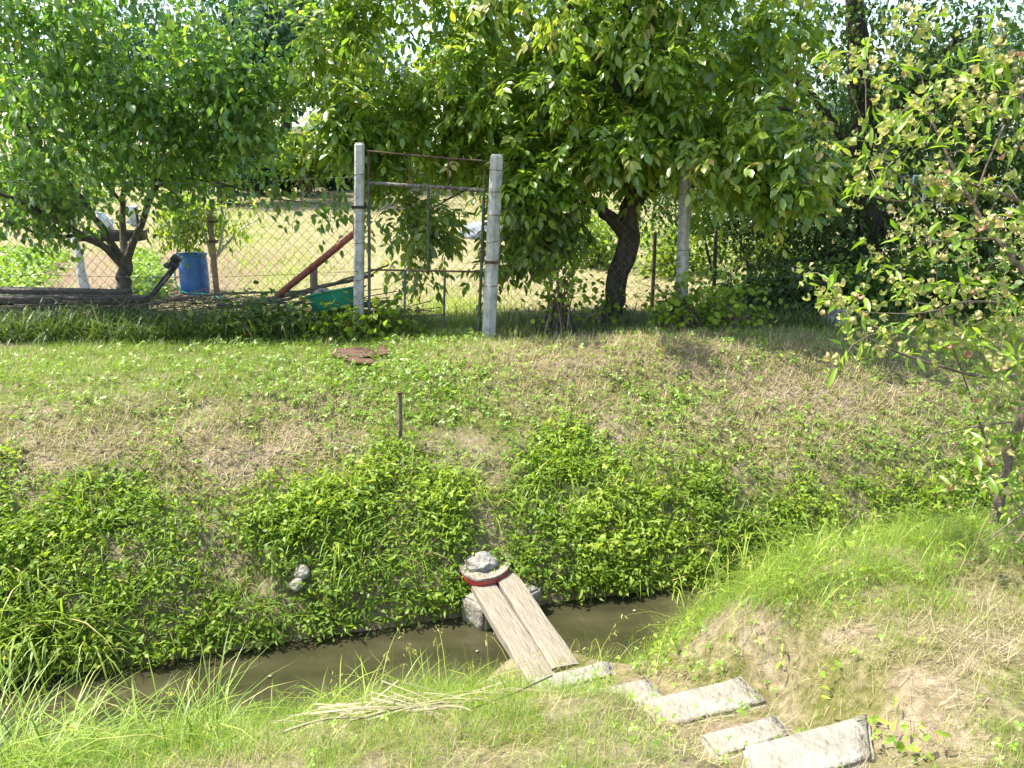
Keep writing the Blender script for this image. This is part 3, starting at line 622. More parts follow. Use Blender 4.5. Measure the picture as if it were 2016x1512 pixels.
# folded black tripod
tb = aty(318, 585, 9.4); fp = thing('folded_stand', tb, 'black folded stand leaning towards the blue barrel, thick at its upper end', 'folded stand')
for a, b_ in (((292, 586, 9.3), (345, 517, 9.6)), ((297, 589, 9.35), (352, 520, 9.65)), ((300, 585, 9.45), (349, 512, 9.7))): MB().tube([aty(*a), aty(*b_)], .018, 7).build('leg', M['black'], fp)
hd = MB(); c = aty(340, 523, 9.6); hd.box(c, (.13, .1, .12), .3, -.8, .02); hd.box(c + np.array([.05, 0, .08]), (.1, .08, .12), .2, -.8, .02); hd.box(c + np.array([-.06, -.02, .01]), (.07, .06, .06), .2, -.6, .01); hd.build('head', M['black'], fp)
# black trough with plastic sheets
tr_ = aty(222, 474, 10.6); tg = thing('black_trough', tr_, 'long black trough hanging level behind the forked tree trunk', 'trough')
tm = MB(); c = aty(222, 464, 10.6)
for dx, dy, dz, sx, sy, sz in ((0, 0, -.055, .78, .3, .02), (0, -.15, 0, .8, .02, .13), (0, .15, 0, .8, .02, .13), (-.39, 0, 0, .02, .28, .13), (.39, 0, 0, .02, .28, .13)): tm.box(c + np.array([dx, dy, dz]), (sx, sy, sz), 0, 0, .004)
tm.build('box', M['black'], tg)
MB().tube([aty(274, 474, 10.6), aty(271, 430, 10.6), aty(266, 408, 10.6)], .018, 6).build('bar', M['black'], tg)
for (x, y, w, h_, lab) in ((206, 436, .26, .2, 'dull white plastic sheet hanging left of the middle tree stem'), (261, 425, .2, .27, 'bright white plastic sheet hanging right of the middle tree stem')):
    c = aty(x, y, 10.75); n = 9; Vv = []; F = []
    for i in range(n):
        for j in range(n):
            a, b_ = i / (n - 1) - .5, j / (n - 1) - .5
            Vv.append((c[0] + a * w, c[1] + .05 * math.sin(a * 9 + b_ * 3) + .03 * b_, c[2] + b_ * h_ * (1 - .35 * a * (1 if x < 230 else -1)) - .1 * a * (1 if x < 230 else .3)))
    for i in range(n - 1):
        for j in range(n - 1): F.append((i * n + j, (i + 1) * n + j, (i + 1) * n + j + 1, i * n + j + 1))
    o = MB().add(Vv, F).build('plastic_sheet', M['sheet']); o.modifiers.new('thickness', 'SOLIDIFY').thickness = .004
    tag(o, lab, 'plastic sheet', 'white plastic sheets behind the tree')
# thin dark posts in the shade on the right
for x, y0, y1, Y, lab in ((1287, 600, 458, 9.9, 'thin dark stake standing between the walnut trunk and the last concrete post'), (1407, 610, 455, 9.7, 'thin dark stake in the shade right of the last concrete post')):
    a = aty(x - 3, y0, Y); b = aty(x + 3, y1, Y); m = MB().tube([a - np.array([0, 0, .2]), (a + b) / 2, b], [.026, .025, .022], 8); m.lathe([(.001, .01), (.018, .008), (.023, -.01)], b, 8)
    tag(m.build('thin_stake', M['bark']), lab, 'stake', 'thin stakes in the shade')
c = G(962, 468); rock('rubbish_heap', c + np.array([0, 0, .1]), .55, M['tarp'], 'grey tarpaulin heap lying in the hay field behind the leaning post', 'tarpaulin', 31, .55, None, 1.3)
# distant buildings
hY = 46.0
def house(x0, x1, ytop, Y, depth, label, wallm, roofm, zbase, roof_h, win):
    a = aty(x0, ytop, Y); b = aty(x1, ytop, Y); w = b[0] - a[0]; top = a[2]; cx = (a[0] + b[0]) / 2
    root = thing('house', (cx, Y + depth / 2, zbase), label, 'house')
    MB().box((cx, Y + depth / 2, (zbase + top) / 2), (w, depth, top - zbase), 0, 0, .02).build('wall', wallm, root)
    MB().box((cx, Y + depth / 2, top + roof_h / 2 + .003), (w + .7, depth + .7, roof_h), 0, 0, .05).build('roof', roofm, root)
    for (wx, wz, ww, wh) in win:
        wd = MB().box((cx + wx, Y - .03, top + wz), (ww, .1, wh), 0, 0, .01).build('window', M['wallwhite'], root)
        MB().box((cx + wx, Y - .07, top + wz), (ww - .16, .08, wh - .16), 0, 0, .005).build('pane', M['glassdark'], wd)
house(505, 668, 258, hY, 7, 'white flat-roofed house far behind the trees above the hay field', M['wallwhite'], M['wallwhite'], 1.0, .28, ((-1.2, -1.3, .9, 1.1),))
house(1455, 1600, 455, 19.5, 5, 'low white building glimpsed through the dark thicket on the right', M['wallwhite'], M['roofgrey'], -.2, .18, ((1.2, -.9, .7, .7),))
house(2000, 2120, 385, 21, 6, 'building with a teal roof glimpsed behind the right hand thicket', M['wallwhite'], M['teal'], 0, .5, ((-.4, -1.1, .8, .8),))
bY = 33.0; bn = thing('turquoise_bench', aty(710, 345, bY), 'turquoise painted bench frame at the field end, left of the hinge post top', 'bench')
a = aty(688, 314, bY); b = aty(738, 314, bY)
MB().box((a + b) / 2, (b[0] - a[0], .35, .22), 0, 0, .01).build('seat', M['turquoise'], bn)
for x in (693, 734): q = aty(x, 318, bY); MB().box(q + np.array([0, 0, -.42]), (.12, .3, .62), 0, 0, .01).build('leg', M['turquoise'], bn)
# ------------------------------------------------------------------ trees
def smooth_poly(P, k=2):
    P = np.asarray(P, float)
    for _ in range(k):
        Q = np.empty((2 * len(P) - 2, P.shape[1])); Q[0::2] = P[:-1] * .75 + P[1:] * .25; Q[1::2] = P[:-1] * .25 + P[1:] * .75
        Q[0] = P[0]; Q[-1] = P[-1]; P = Q
    return P
def in_blobs(blobs, n, shell=.35):
    """random points inside ellipsoids given as (px, py, Y, rx_px, rz_px, ry_m, weight)"""
    out = []; W = np.array([b[6] for b in blobs], float); W /= W.sum()
    for b, k in zip(blobs, rng.multinomial(n, W)):
        c = aty(b[0], b[1], b[2]); s = b[2] / FPX
        d = nrm(rng.normal(size=(k, 3))); r = rng.random(k) ** shell
        out.append(c + d * r[:, None] * np.array([b[3] * s, b[5], b[4] * s]))
    return np.concatenate(out)
def clumped(blobs, n, per=6, sig=.16, shell=.42):
    """the same, but gathered in sprays with gaps between them"""
    c = in_blobs(blobs, max(1, n // per), shell); T = np.repeat(c, per, 0); d = nrm(rng.normal(size=c.shape) + np.array([0, 0, -.2])); d = np.repeat(d, per, 0)
    t = rng.uniform(-1.3, 1.3, (len(T), 1)); return T + d * t * sig * 1.4 + rng.normal(size=T.shape) * sig * .45
def grow(limbs, targets, r_tip=.003, r_base=.009, sides=5, ground=True):
    """limbs: polylines of (px,py,Y,r); returns tube mesh builder, shoot directions at the targets"""
    mb = MB(); nodes = []; nr_ = []
    for Lm in limbs:
        P = np.array([[*aty(a, b, c), r] for a, b, c, r in Lm]); P = smooth_poly(P, 2)
        k = np.arange(len(P)); P[1:, :3] += (np.stack([vn(k * .7, np.full(len(P), .3 + j), int(Lm[0][0]) + j + len(Lm)) for j in range(3)], 1)[1:] - .5) * P[1:, 3:4] * .9
        mb.tube(P[:, :3], P[:, 3] * (1 + .12 * (vn(k * 1.3, k * 0., 5) - .5)), 10 if P[0, 3] > .05 else 7)
        m = max(1, len(P) // 4) if P[0, 3] > .06 else 1
        nodes += list(P[m:, :3]); nr_ += list(P[m:, 3])
    nodes = np.array(nodes); nr_ = np.array(nr_)
    d0 = np.min(np.linalg.norm(targets[:, None] - nodes[None], axis=2), axis=1) if len(targets) < 4000 else np.linalg.norm(targets - nodes.mean(0), axis=1)
    order = np.argsort(d0); dirs = np.zeros_like(targets); N = nodes; NR = nr_
    for i in order:
        T = targets[i]; dd = np.linalg.norm(N - T, axis=1) + .25 * np.maximum(0, N[:, 2] - T[2]); j = int(np.argmin(dd)); A = N[j]; L = np.linalg.norm(T - A)
        k = 5; t = np.linspace(0, 1, k)[:, None]; P = A + (T - A) * t + np.array([0, 0, 1.]) * (.13 * L * np.sin(math.pi * t)) + rng.normal(size=(k, 3)) * .03 * L * np.sin(math.pi * t)
        ra = min(NR[j] * .7, r_base + .006 * L); ra = max(ra, r_tip); mb.tube(P, np.linspace(ra, r_tip, k), sides if ra > .006 else 4)
        dirs[i] = P[-1] - P[-2]; N = np.concatenate([N, P[1:]]); NR = np.concatenate([NR, np.linspace(ra, r_tip, k)[1:]])
    return mb, nrm(dirs)
def shoot_leaves(T, D, per, L, tpl, slen=.3, droop=.5, spread=.9, jitter=.25, sun=.25, wide=1.0):
    n = len(T); idx = np.repeat(np.arange(n), per); t = rng.random(len(idx)); d = D[idx]
    pos = T[idx] + d * ((t - .55) * slen)[:, None] + rng.normal(size=(len(idx), 3)) * jitter * slen
    ld = d * .5 + rng.normal(size=(len(idx), 3)) * spread + np.array([0, 0, -droop])
    up = np.array([SUN_H[0] * sun, SUN_H[1] * sun, 1.]) + rng.normal(size=(len(idx), 3)) * .5
    sc_ = L * rng.uniform(.65, 1.2, len(idx)); Mx = frames(ld, up, sc_, wide * rng.uniform(.85, 1.15, len(idx)))
    tint = np.clip(rng.normal(.45, .22, len(idx)) + .12 * (rng.random(n) - .5)[idx], 0, 1)
    return swarm_arrays(tpl[0], tpl[1], pos, Mx, tint)
def pinnate(T, D, per, rl=.27, L=.108, droop=.65, sun=.2):
    n = len(T); idx = np.repeat(np.arange(n), per); m = len(idx)
    rd = nrm(D[idx] * .6 + rng.normal(size=(m, 3)) * .75 + np.array([0, 0, -droop * .45])); base = T[idx] + rng.normal(size=(m, 3)) * .05
    up = nrm(np.array([SUN_H[0] * sun, SUN_H[1] * sun, 1.]) + rng.normal(size=(m, 3)) * .35)
    side = nrm(np.cross(rd, up)); rr = rl * rng.uniform(.7, 1.15, m); tb = np.clip(rng.normal(.42, .2, m) + .25 * (rng.random(n) ** 3)[idx], 0, 1); out = []
    for f, s in ((.3, 1), (.34, -1), (.58, 1), (.62, -1), (.86, 1), (.9, -1), (1, 0)):
        keep = rng.random(m) < .93
        p = base + rd * (rr * f)[:, None] + np.array([0, 0, -1.]) * (droop * .5 * rr * f * f)[:, None]
        ld = rd * (.55 if s else 1) + side * s * .9 + np.array([0, 0, -droop * (.5 + .3 * f)]) + rng.normal(size=(m, 3)) * .16
        u2 = up + rng.normal(size=(m, 3)) * .25
        Mx = frames(ld, u2, L * rng.uniform(.75, 1.2, m) * (.75 + .4 * f), rng.uniform(.85, 1.1, m))
        V_, F_, t_ = swarm_arrays(LEAF[0], LEAF[1], p, Mx, np.clip(tb + rng.normal(0, .07, m), 0, 1)); out.append((V_[keep], F_, t_[keep]))
    return out
def tree(name, base, label, cat, limbs, targets, leaffn, leafm, bark, group=None, **k):
    root = thing(name, base, label, cat, group); mb, D = grow(limbs, targets, **k)
    tk = mb.build('trunk', bark, root); ch = leaffn(targets, D)
    build_swarm('crown', ch if isinstance(ch, list) else [ch], leafm, root)
    return root
# --- walnut
wl_ = [[(1204, 660, 8.55, .125), (1208, 600, 8.55, .115), (1222, 520, 8.55, .122), (1236, 450, 8.55, .125), (1246, 390, 8.55, .11), (1252, 300, 8.5, .095), (1250, 180, 8.5, .075), (1235, 40, 8.5, .055), (1225, -150, 8.5, .03)],
       [(1232, 462, 8.55, .085), (1196, 424, 8.6, .07), (1158, 392, 8.75, .055), (1090, 335, 9.0, .038), (1000, 270, 9.2, .028), (900, 215, 9.3, .019), (790, 160, 9.3, .011)],
       [(1246, 400, 8.55, .07), (1320, 335, 8.4, .05), (1420, 262, 8.2, .035), (1530, 200, 8.0, .02), (1600, 240, 7.9, .01)],
       [(1250, 240, 8.5, .05), (1190, 120, 8.2, .035), (1120, 20, 8.0, .022), (1080, -80, 7.9, .012)],
       [(1250, 200, 8.5, .05), (1330, 90, 8.4, .035), (1400, -20, 8.3, .02)],
       [(1080, 330, 9.0, .026), (1000, 340, 8.9, .018), (920, 370, 8.7, .013), (850, 410, 8.8, .008)],
       [(1220, 330, 8.5, .04), (1150, 300, 8.9, .03), (1050, 250, 9.4, .018), (940, 230, 9.8, .01)],
       [(1250, 300, 8.5, .05), (1350, 260, 9.0, .035), (1450, 210, 9.5, .02)]]
wb = [(1010, 150, 9.0, 310, 150, .85, 16), (1310, 110, 8.3, 260, 150, 1.0, 13), (760, 130, 8.9, 130, 120, .6, 5), (690, 240, 8.6, 52, 75, .3, 1.5), (680, 60, 8.8, 60, 60, .4, 1.3), (800, 270, 8.85, 90, 70, .45, 2.5),
      (1040, 320, 8.7, 150, 100, .55, 5), (1310, 265, 8.35, 180, 45, .5, 5), (1500, 300, 7.75, 130, 75, .45, 4.5), (1590, 330, 7.6, 60, 45, .3, 1.6), (850, 400, 8.75, 85, 60, .3, 1.6), (830, 460, 8.75, 40, 45, .2, .5), (1050, 440, 8.6, 65, 70, .35, 1.6), (1085, 420, 8.7, 50, 40, .3, 1.1), (1070, 350, 8.2, 70, 50, .3, 1.6), (1220, 290, 8.0, 60, 35, .3, 1.2),
      (1070, 300, 9.3, 300, 120, .5, 5), (1380, 250, 9.2, 160, 130, .6, 4), (1000, 500, 8.6, 28, 30, .15, .3), (1000, -160, 8.5, 430, 170, 1.2, 8), (1400, -150, 8.4, 260, 160, 1.1, 5), (1000, -20, 8.7, 300, 50, .7, 4)]
wt = clumped(wb, 1500, 5, .15)
tree('walnut_tree', aty(1204, 650, 8.55), 'big leafy walnut tree with a dark leaning trunk, overhanging the gate from the right', 'tree', wl_, wt, lambda T, D: pinnate(T, D, 5), M['walnut'], M['bark'])
# --- left tree
ll = [[(246, 592, 9.4, 0.0943), (245, 560, 9.4, 0.0820), (246, 525, 9.4, 0.0820), (247, 505, 9.4, 0.0697)],
      [(240, 522, 9.4, 0.0492), (205, 487, 9.3, 0.0451), (160, 462, 9.1, 0.0385), (95, 425, 8.8, 0.0295), (30, 392, 8.5, 0.0213), (-40, 370, 8.3, 0.0131)],
      [(244, 515, 9.4, 0.0492), (222, 478, 9.4, 0.0451), (190, 432, 9.3, 0.0369), (155, 382, 9.1, 0.0295), (110, 330, 8.8, 0.0230), (60, 260, 8.5, 0.0148), (20, 160, 8.3, 0.0082)],
      [(247, 512, 9.4, 0.0476), (240, 455, 9.5, 0.0410), (241, 400, 9.5, 0.0353), (252, 320, 9.4, 0.0271), (272, 230, 9.2, 0.0197), (300, 110, 9, 0.0115), (310, 0, 8.9, 0.0066)],
      [(250, 515, 9.4, 0.0492), (272, 462, 9.4, 0.0426), (289, 402, 9.3, 0.0361), (322, 346, 9.1, 0.0279), (385, 300, 8.9, 0.0205), (470, 238, 8.7, 0.0123), (560, 190, 8.6, 0.0066)],
      [(322, 346, 9.1, 0.0180), (430, 358, 8.9, 0.0123), (535, 392, 8.7, 0.0082), (640, 402, 8.6, 0.0049)],
      [(160, 462, 9.1, 0.0213), (90, 470, 8.9, 0.0148), (30, 440, 8.7, 0.0098), (-30, 430, 8.6, 0.0066)],
      [(241, 400, 9.5, 0.0213), (180, 330, 9.3, 0.0164), (140, 240, 9, 0.0115), (120, 130, 8.7, 0.0066)]]
lb = [(200, 130, 8.5, 250, 130, 1.0, 13), (60, 140, 8.3, 150, 150, .8, 6), (390, 140, 8.7, 120, 105, .7, 5), (500, 210, 8.6, 80, 75, .4, 2.4), (110, 300, 8.6, 170, 75, .7, 5), (360, 270, 8.8, 150, 60, .6, 4), (60, 400, 8.8, 110, 60, .5, 3), (270, 320, 9.0, 160, 50, .5, 3), (640, 410, 8.55, 50, 28, .2, .6), (560, 400, 8.7, 40, 16, .2, .3),
      (540, 170, 8.9, 40, 40, .3, .6), (420, 340, 9.0, 90, 30, .3, .8), (200, -120, 8.6, 330, 130, 1.1, 6), (-150, 200, 8.5, 150, 250, 1, 3)]
lt_ = clumped(lb, 900, 6, .17)
tree('apricot_tree', aty(246, 585, 9.4), 'bushy glossy-leaved tree with a dark trunk forking low behind the left fence', 'tree', ll, lt_, lambda T, D: shoot_leaves(T, D, 18, .10, LEAFW, .42, .75, .8, .3), M['lefttree'], M['barkgrey'])
# --- whitewashed tree behind, small tree at the barrel
xb = aty(166, 566, 11.6)
o = tree('whitewashed_tree', xb, 'slim tree with a whitewashed trunk left of the forked tree', 'tree',
     [[(168, 572, 11.6, .075), (162, 530, 11.6, .062), (153, 490, 11.6, .058), (148, 460, 11.6, .052), (140, 420, 11.6, .04), (150, 360, 11.5, .028), (165, 280, 11.4, .015)], [(140, 420, 11.6, .03), (90, 380, 11.5, .02), (40, 340, 11.4, .012)]],
     in_blobs([(120, 360, 11.6, 130, 60, .6, 3), (150, 270, 11.6, 140, 70, .7, 2)], 150), lambda T, D: shoot_leaves(T, D, 12, .10, LEAFW, .35, .5), M['lefttree'], M['whitewash'])
tree('peach_sapling', aty(430, 585, 10.9), 'little yellow-green fruit tree with a white painted stem beside the barrel', 'tree',
     [[(430, 588, 10.9, .045), (424, 555, 10.9, .036), (419, 515, 10.9, .036), (425, 505, 10.9, .03)], [(421, 512, 10.9, .022), (408, 470, 10.9, .018), (385, 430, 10.85, .014), (350, 400, 10.8, .009)], [(424, 508, 10.9, .024), (445, 480, 10.9, .019), (475, 450, 10.9, .012), (510, 430, 10.9, .007)], [(430, 500, 10.9, .02), (440, 450, 10.95, .014), (445, 405, 11, .008)]],
     in_blobs([(370, 415, 10.9, 55, 26, .35, 4), (355, 455, 10.9, 42, 32, .3, 3), (430, 455, 11.1, 55, 40, .35, 2.4), (480, 430, 10.9, 60, 40, .3, .8), (400, 490, 11.2, 45, 20, .25, 1)], 150), lambda T, D: shoot_leaves(T, D, 12, .10, LANCE, .26, .6, .8, .3, wide=1.3), M['yellowbush'], M['whitewash'])
# --- dark thicket on the right
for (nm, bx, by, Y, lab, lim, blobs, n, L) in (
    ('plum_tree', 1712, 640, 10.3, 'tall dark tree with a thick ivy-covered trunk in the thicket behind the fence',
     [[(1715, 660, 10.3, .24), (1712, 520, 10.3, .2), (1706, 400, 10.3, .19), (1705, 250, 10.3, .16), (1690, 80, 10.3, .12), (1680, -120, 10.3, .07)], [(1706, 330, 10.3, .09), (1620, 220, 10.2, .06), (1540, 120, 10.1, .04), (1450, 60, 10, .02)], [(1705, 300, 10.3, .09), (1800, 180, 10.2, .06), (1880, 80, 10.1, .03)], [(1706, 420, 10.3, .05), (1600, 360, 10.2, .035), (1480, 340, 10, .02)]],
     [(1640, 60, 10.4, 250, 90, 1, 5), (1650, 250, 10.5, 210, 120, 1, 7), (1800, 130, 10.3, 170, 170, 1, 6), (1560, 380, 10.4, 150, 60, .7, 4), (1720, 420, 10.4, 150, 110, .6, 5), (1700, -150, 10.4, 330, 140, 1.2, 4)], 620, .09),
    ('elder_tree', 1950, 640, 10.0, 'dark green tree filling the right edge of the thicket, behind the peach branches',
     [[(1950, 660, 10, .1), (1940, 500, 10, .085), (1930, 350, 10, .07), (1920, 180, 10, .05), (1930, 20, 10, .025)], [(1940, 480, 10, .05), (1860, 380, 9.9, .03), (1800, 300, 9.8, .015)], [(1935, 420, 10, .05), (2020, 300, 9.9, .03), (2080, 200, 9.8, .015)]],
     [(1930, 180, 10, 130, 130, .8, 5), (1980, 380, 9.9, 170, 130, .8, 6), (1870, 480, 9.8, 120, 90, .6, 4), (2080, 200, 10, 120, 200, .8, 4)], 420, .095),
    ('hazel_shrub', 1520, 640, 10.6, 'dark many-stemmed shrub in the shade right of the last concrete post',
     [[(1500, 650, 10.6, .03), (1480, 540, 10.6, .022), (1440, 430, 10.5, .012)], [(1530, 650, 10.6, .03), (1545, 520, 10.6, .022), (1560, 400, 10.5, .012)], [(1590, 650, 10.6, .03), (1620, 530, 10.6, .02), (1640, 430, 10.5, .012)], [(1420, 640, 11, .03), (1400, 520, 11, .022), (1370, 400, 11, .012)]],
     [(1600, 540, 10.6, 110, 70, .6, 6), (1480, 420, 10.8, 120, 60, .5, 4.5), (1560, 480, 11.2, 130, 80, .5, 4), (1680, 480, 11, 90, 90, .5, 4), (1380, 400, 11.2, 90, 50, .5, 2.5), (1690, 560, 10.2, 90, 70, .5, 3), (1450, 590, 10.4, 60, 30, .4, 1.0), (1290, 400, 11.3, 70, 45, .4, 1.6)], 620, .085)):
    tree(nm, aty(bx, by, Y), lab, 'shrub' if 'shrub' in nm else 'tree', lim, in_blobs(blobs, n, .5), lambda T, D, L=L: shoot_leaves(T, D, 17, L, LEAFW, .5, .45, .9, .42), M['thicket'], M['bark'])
# sunlit bushes behind the walnut
def bush(name, px, py, Y, rx, rz, ry, n, per, L, tpl, lm, lab, group=None, droop=.3):
    base = on(*aty(px, py + rz, Y)[:2]); c = aty(px, py, Y); s = Y / FPX
    T = in_blobs([(px, py, Y, rx, rz, ry, 1)], n, .5); T = T[T[:, 2] > base[2] + .03]
    root = thing(name, base, lab, 'bush', group); mb = MB()
    D = nrm(T - (base + np.array([0, 0, .1])))
    for i in range(0, len(T), max(1, len(T) // 40)):
        t = np.linspace(0, 1, 5)[:, None]; st_ = base + np.array([rng.normal() * .1, rng.normal() * .1, -.05]); P = st_ + (T[i] - st_) * t + np.array([0, 0, 1]) * .1 * np.sin(math.pi * t); mb.tube(P, np.linspace(.012, .004, 5) * max(1, s * 120), 5)
    mb.build('stems', M['twig'], root); build_swarm('foliage', [shoot_leaves(T, D, per, L, tpl, .3 * max(1, L / .1), droop, .9, .4)], lm, root)
bush('garden_bush', 1170, 480, 14.5, 60, 75, .7, 110, 14, .11, LEAFW, M['yellowbush'], 'sunny yellow-green bush seen left of the walnut trunk')
bush('garden_bush', 1340, 510, 13.5, 110, 90, .7, 190, 14, .10, LEAFW, M['yellowbush'], 'wide sunlit bush behind the last concrete post, lemon green')
bush('garden_bush', 1500, 500, 14.5, 90, 80, .7, 130, 14, .10, LEAFW, M['yellowbush'], 'sunlit bush glimpsed through the dark stems of the thicket')
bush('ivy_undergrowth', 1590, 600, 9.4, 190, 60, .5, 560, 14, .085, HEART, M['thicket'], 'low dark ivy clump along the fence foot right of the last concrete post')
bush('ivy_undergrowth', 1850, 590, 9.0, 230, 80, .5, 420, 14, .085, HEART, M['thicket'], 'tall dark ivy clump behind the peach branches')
bush('fence_vine', 1097, 570, 8.0, 34, 60, .14, 40, 9, .065, HEART, M['weed'], 'small green vine climbing the wire right of the leaning gate post')
bush('fence_vine', 1335, 600, 7.98, 55, 50, .14, 60, 9, .065, HEART, M['weed'], 'small vine wrapped round the foot of the last concrete post')
bush('fence_vine', 1190, 610, 8.4, 16, 40, .08, 16, 9, .07, HEART, M['weed'], 'pale-leaved creeper on the base of the walnut trunk')
bush('fence_vine', 1430, 610, 7.9, 60, 40, .16, 50, 9, .065, HEART, M['weed'], 'leafy vine on the ground under the slanting mesh')
bush('fence_weed', 690, 650, 7.72, 50, 22, .12, 45, 9, .075, HEART, M['weed'], 'leafy weeds round the foot of the hinge post')
bush('fence_weed', 765, 650, 7.95, 45, 32, .14, 40, 9, .085, HEART, M['weed'], 'broad-leaved weed behind the lower left corner of the gate')
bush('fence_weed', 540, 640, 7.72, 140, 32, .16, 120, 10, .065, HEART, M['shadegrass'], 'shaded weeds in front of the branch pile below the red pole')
# --- far trees
far = [(440, 90, 27, 150, 150, 2.2, 420, 'tall dark tree far behind the bushy left tree'), (560, 60, 36, 110, 120, 2.5, 380, 'tall dark blue-green tree with an open crown left of the hinge post'), (690, 90, 33, 90, 150, 2.5, 360, 'far tree with two dark trunks just left of the hinge post top'),
       (250, 130, 38, 190, 140, 3, 420, 'far tree hidden behind the crown of the bushy left tree'), (30, 150, 40, 190, 150, 3, 400, 'far tree behind the left edge of the picture'), (880, 130, 40, 150, 130, 3, 380, 'far tree behind the walnut, above the gate'), (1100, 150, 40, 150, 130, 3, 350, 'far tree straight behind the walnut trunk'),
       (1330, 160, 32, 170, 140, 3, 420, 'far tree behind the top of the last concrete post'), (1560, 230, 30, 190, 140, 3, 420, 'far tree behind the low white building'), (1820, 200, 28, 190, 150, 3, 420, 'far tree behind the dark thicket'), (2080, 170, 30, 190, 150, 3, 400, 'far tree beyond the right edge of the thicket')]
for px, py, Y, rx, rz, ry, n, lab in far:
    gb = on(aty(px, 300, Y)[0], Y); bx, by = proj(gb); s = Y / FPX
    lim = [[(bx - 6, by + 10, Y, .3), (bx - 4, (by + py) / 2 + 40, Y, .24), (bx, py + 40, Y, .18), (bx + 5, py - 60, Y, .08)], [(bx - 2, py + 80, Y, .12), (bx - rx * .5, py + 10, Y, .08), (bx - rx * .8, py - 30, Y - .5, .04)], [(bx - 2, py + 60, Y, .12), (bx + rx * .5, py, Y, .08), (bx + rx * .8, py - 50, Y + .5, .04)]]
    if 'two dark trunks' in lab: lim = [[(650, 372, Y, .22), (648, 270, Y, .19), (640, 180, Y, .16), (600, 90, Y, .1), (560, 20, Y, .05)], [(684, 372, Y, .2), (683, 250, Y, .18), (688, 120, Y, .14), (700, -40, Y, .06)], [(645, 220, Y, .1), (600, 180, Y, .06), (560, 170, Y, .03)]]
    bl = [(px + rng.normal() * rx * .5, py + rng.normal() * rz * .45, Y + rng.normal() * .8, rx * .5, rz * .4, ry * .6, 1) for _ in range(9)]
    tree('far_tree', gb, lab, 'tree', lim, clumped(bl, n, 6, .55, .45), lambda T, D, s=s: shoot_leaves(T, D, 15, .26, LEAFW, .9, .4, .9, .5), M['fartree'], M['bark'], 'tall trees beyond the hay field', r_tip=.015, r_base=.04, sides=4)
bush('round_bush', 603, 312, 30, 46, 36, .9, 150, 14, .2, LEAFW, M['yellowbush'], 'round yellow-green bush at the far end of the hay field')
bush('round_bush', 560, 322, 31.5, 42, 24, .9, 150, 14, .2, LEAFW, M['yellowbush'], 'brighter bush just left of the round one, before the white house', None)
bush('dark_bush', 505, 318, 31, 110, 42, 1.2, 260, 15, .24, LEAFW, M['fartree'], 'dark green bush at the far field edge behind the bushy tree')
bush('dark_bush', 655, 300, 33, 38, 60, 1.0, 200, 15, .24, LEAFW, M['fartree'], 'tall dark bush at the far field edge beside the two dark trunks')
hx = in_blobs([(x, 348 + 10 * math.sin(x), 37, 75, 34, 1.0, 1) for x in range(-150, 2300, 85)], 2600, .5)
hd_ = build_swarm('far_hedge', [shoot_leaves(hx, nrm(rng.normal(size=hx.shape)), 13, .26, LEAFW, .8, .3, .9, .5)], M['fartree'])
tag(hd_, 'dark hedge running along the far end of the hay field', 'hedge', None, 'stuff')
# --- peach tree in the right foreground
pk = [[(1958, 1030, 3.5, .028), (1972, 960, 3.5, .024), (1990, 880, 3.5, .022), (2014, 800, 3.5, .021), (2040, 700, 3.52, .02), (2050, 560, 3.55, .018), (2040, 420, 3.6, .014)],
      [(2040, 700, 3.52, .011), (2000, 742, 3.45, .009), (1940, 744, 3.35, .0085), (1850, 722, 3.25, .007), (1780, 700, 3.2, .005), (1700, 660, 3.15, .003)],
      [(2050, 560, 3.55, .012), (2000, 520, 3.6, .011), (1955, 460, 3.65, .0105), (1915, 405, 3.7, .0095), (1870, 315, 3.75, .0075), (1832, 235, 3.8, .006), (1815, 150, 3.8, .0035)],
      [(1915, 405, 3.7, .006), (1840, 390, 3.65, .005), (1770, 350, 3.6, .0035), (1715, 290, 3.6, .0025), (1670, 160, 3.6, .002)],
      [(2040, 420, 3.6, .009), (1980, 380, 3.5, .007), (1930, 372, 3.45, .006), (1850, 340, 3.4, .004)],
      [(1918, 400, 3.5, .005), (1940, 330, 3.5, .0045), (1978, 245, 3.5, .004)],
      [(1850, 400, 3.65, .004), (1740, 395, 3.6, .003), (1690, 375, 3.55, .002)],
      [(1955, 470, 3.65, .005), (1860, 470, 3.6, .0035), (1720, 500, 3.5, .002)],
      [(1990, 600, 3.5, .006), (1900, 590, 3.4, .0045), (1820, 620, 3.3, .003), (1700, 615, 3.2, .002)],
      [(1950, 900, 3.5, .008), (1930, 840, 3.45, .006), (1912, 780, 3.4, .004), (1880, 700, 3.35, .003), (1850, 600, 3.3, .002)],
      [(2040, 420, 3.6, .009), (2030, 280, 3.6, .006), (2000, 140, 3.6, .004), (1960, 20, 3.6, .002)],
      [(1800, 960, 2.95, .0015), (1760, 905, 2.95, .002), (1800, 870, 3, .0025), (1880, 845, 3.1, .003), (1990, 830, 3.3, .005)],
      [(2060, 990, 2.8, .005), (2010, 1010, 2.8, .004), (1950, 1060, 2.75, .003)], [(2060, 1000, 2.7, .005), (2000, 1070, 2.65, .0035)]]
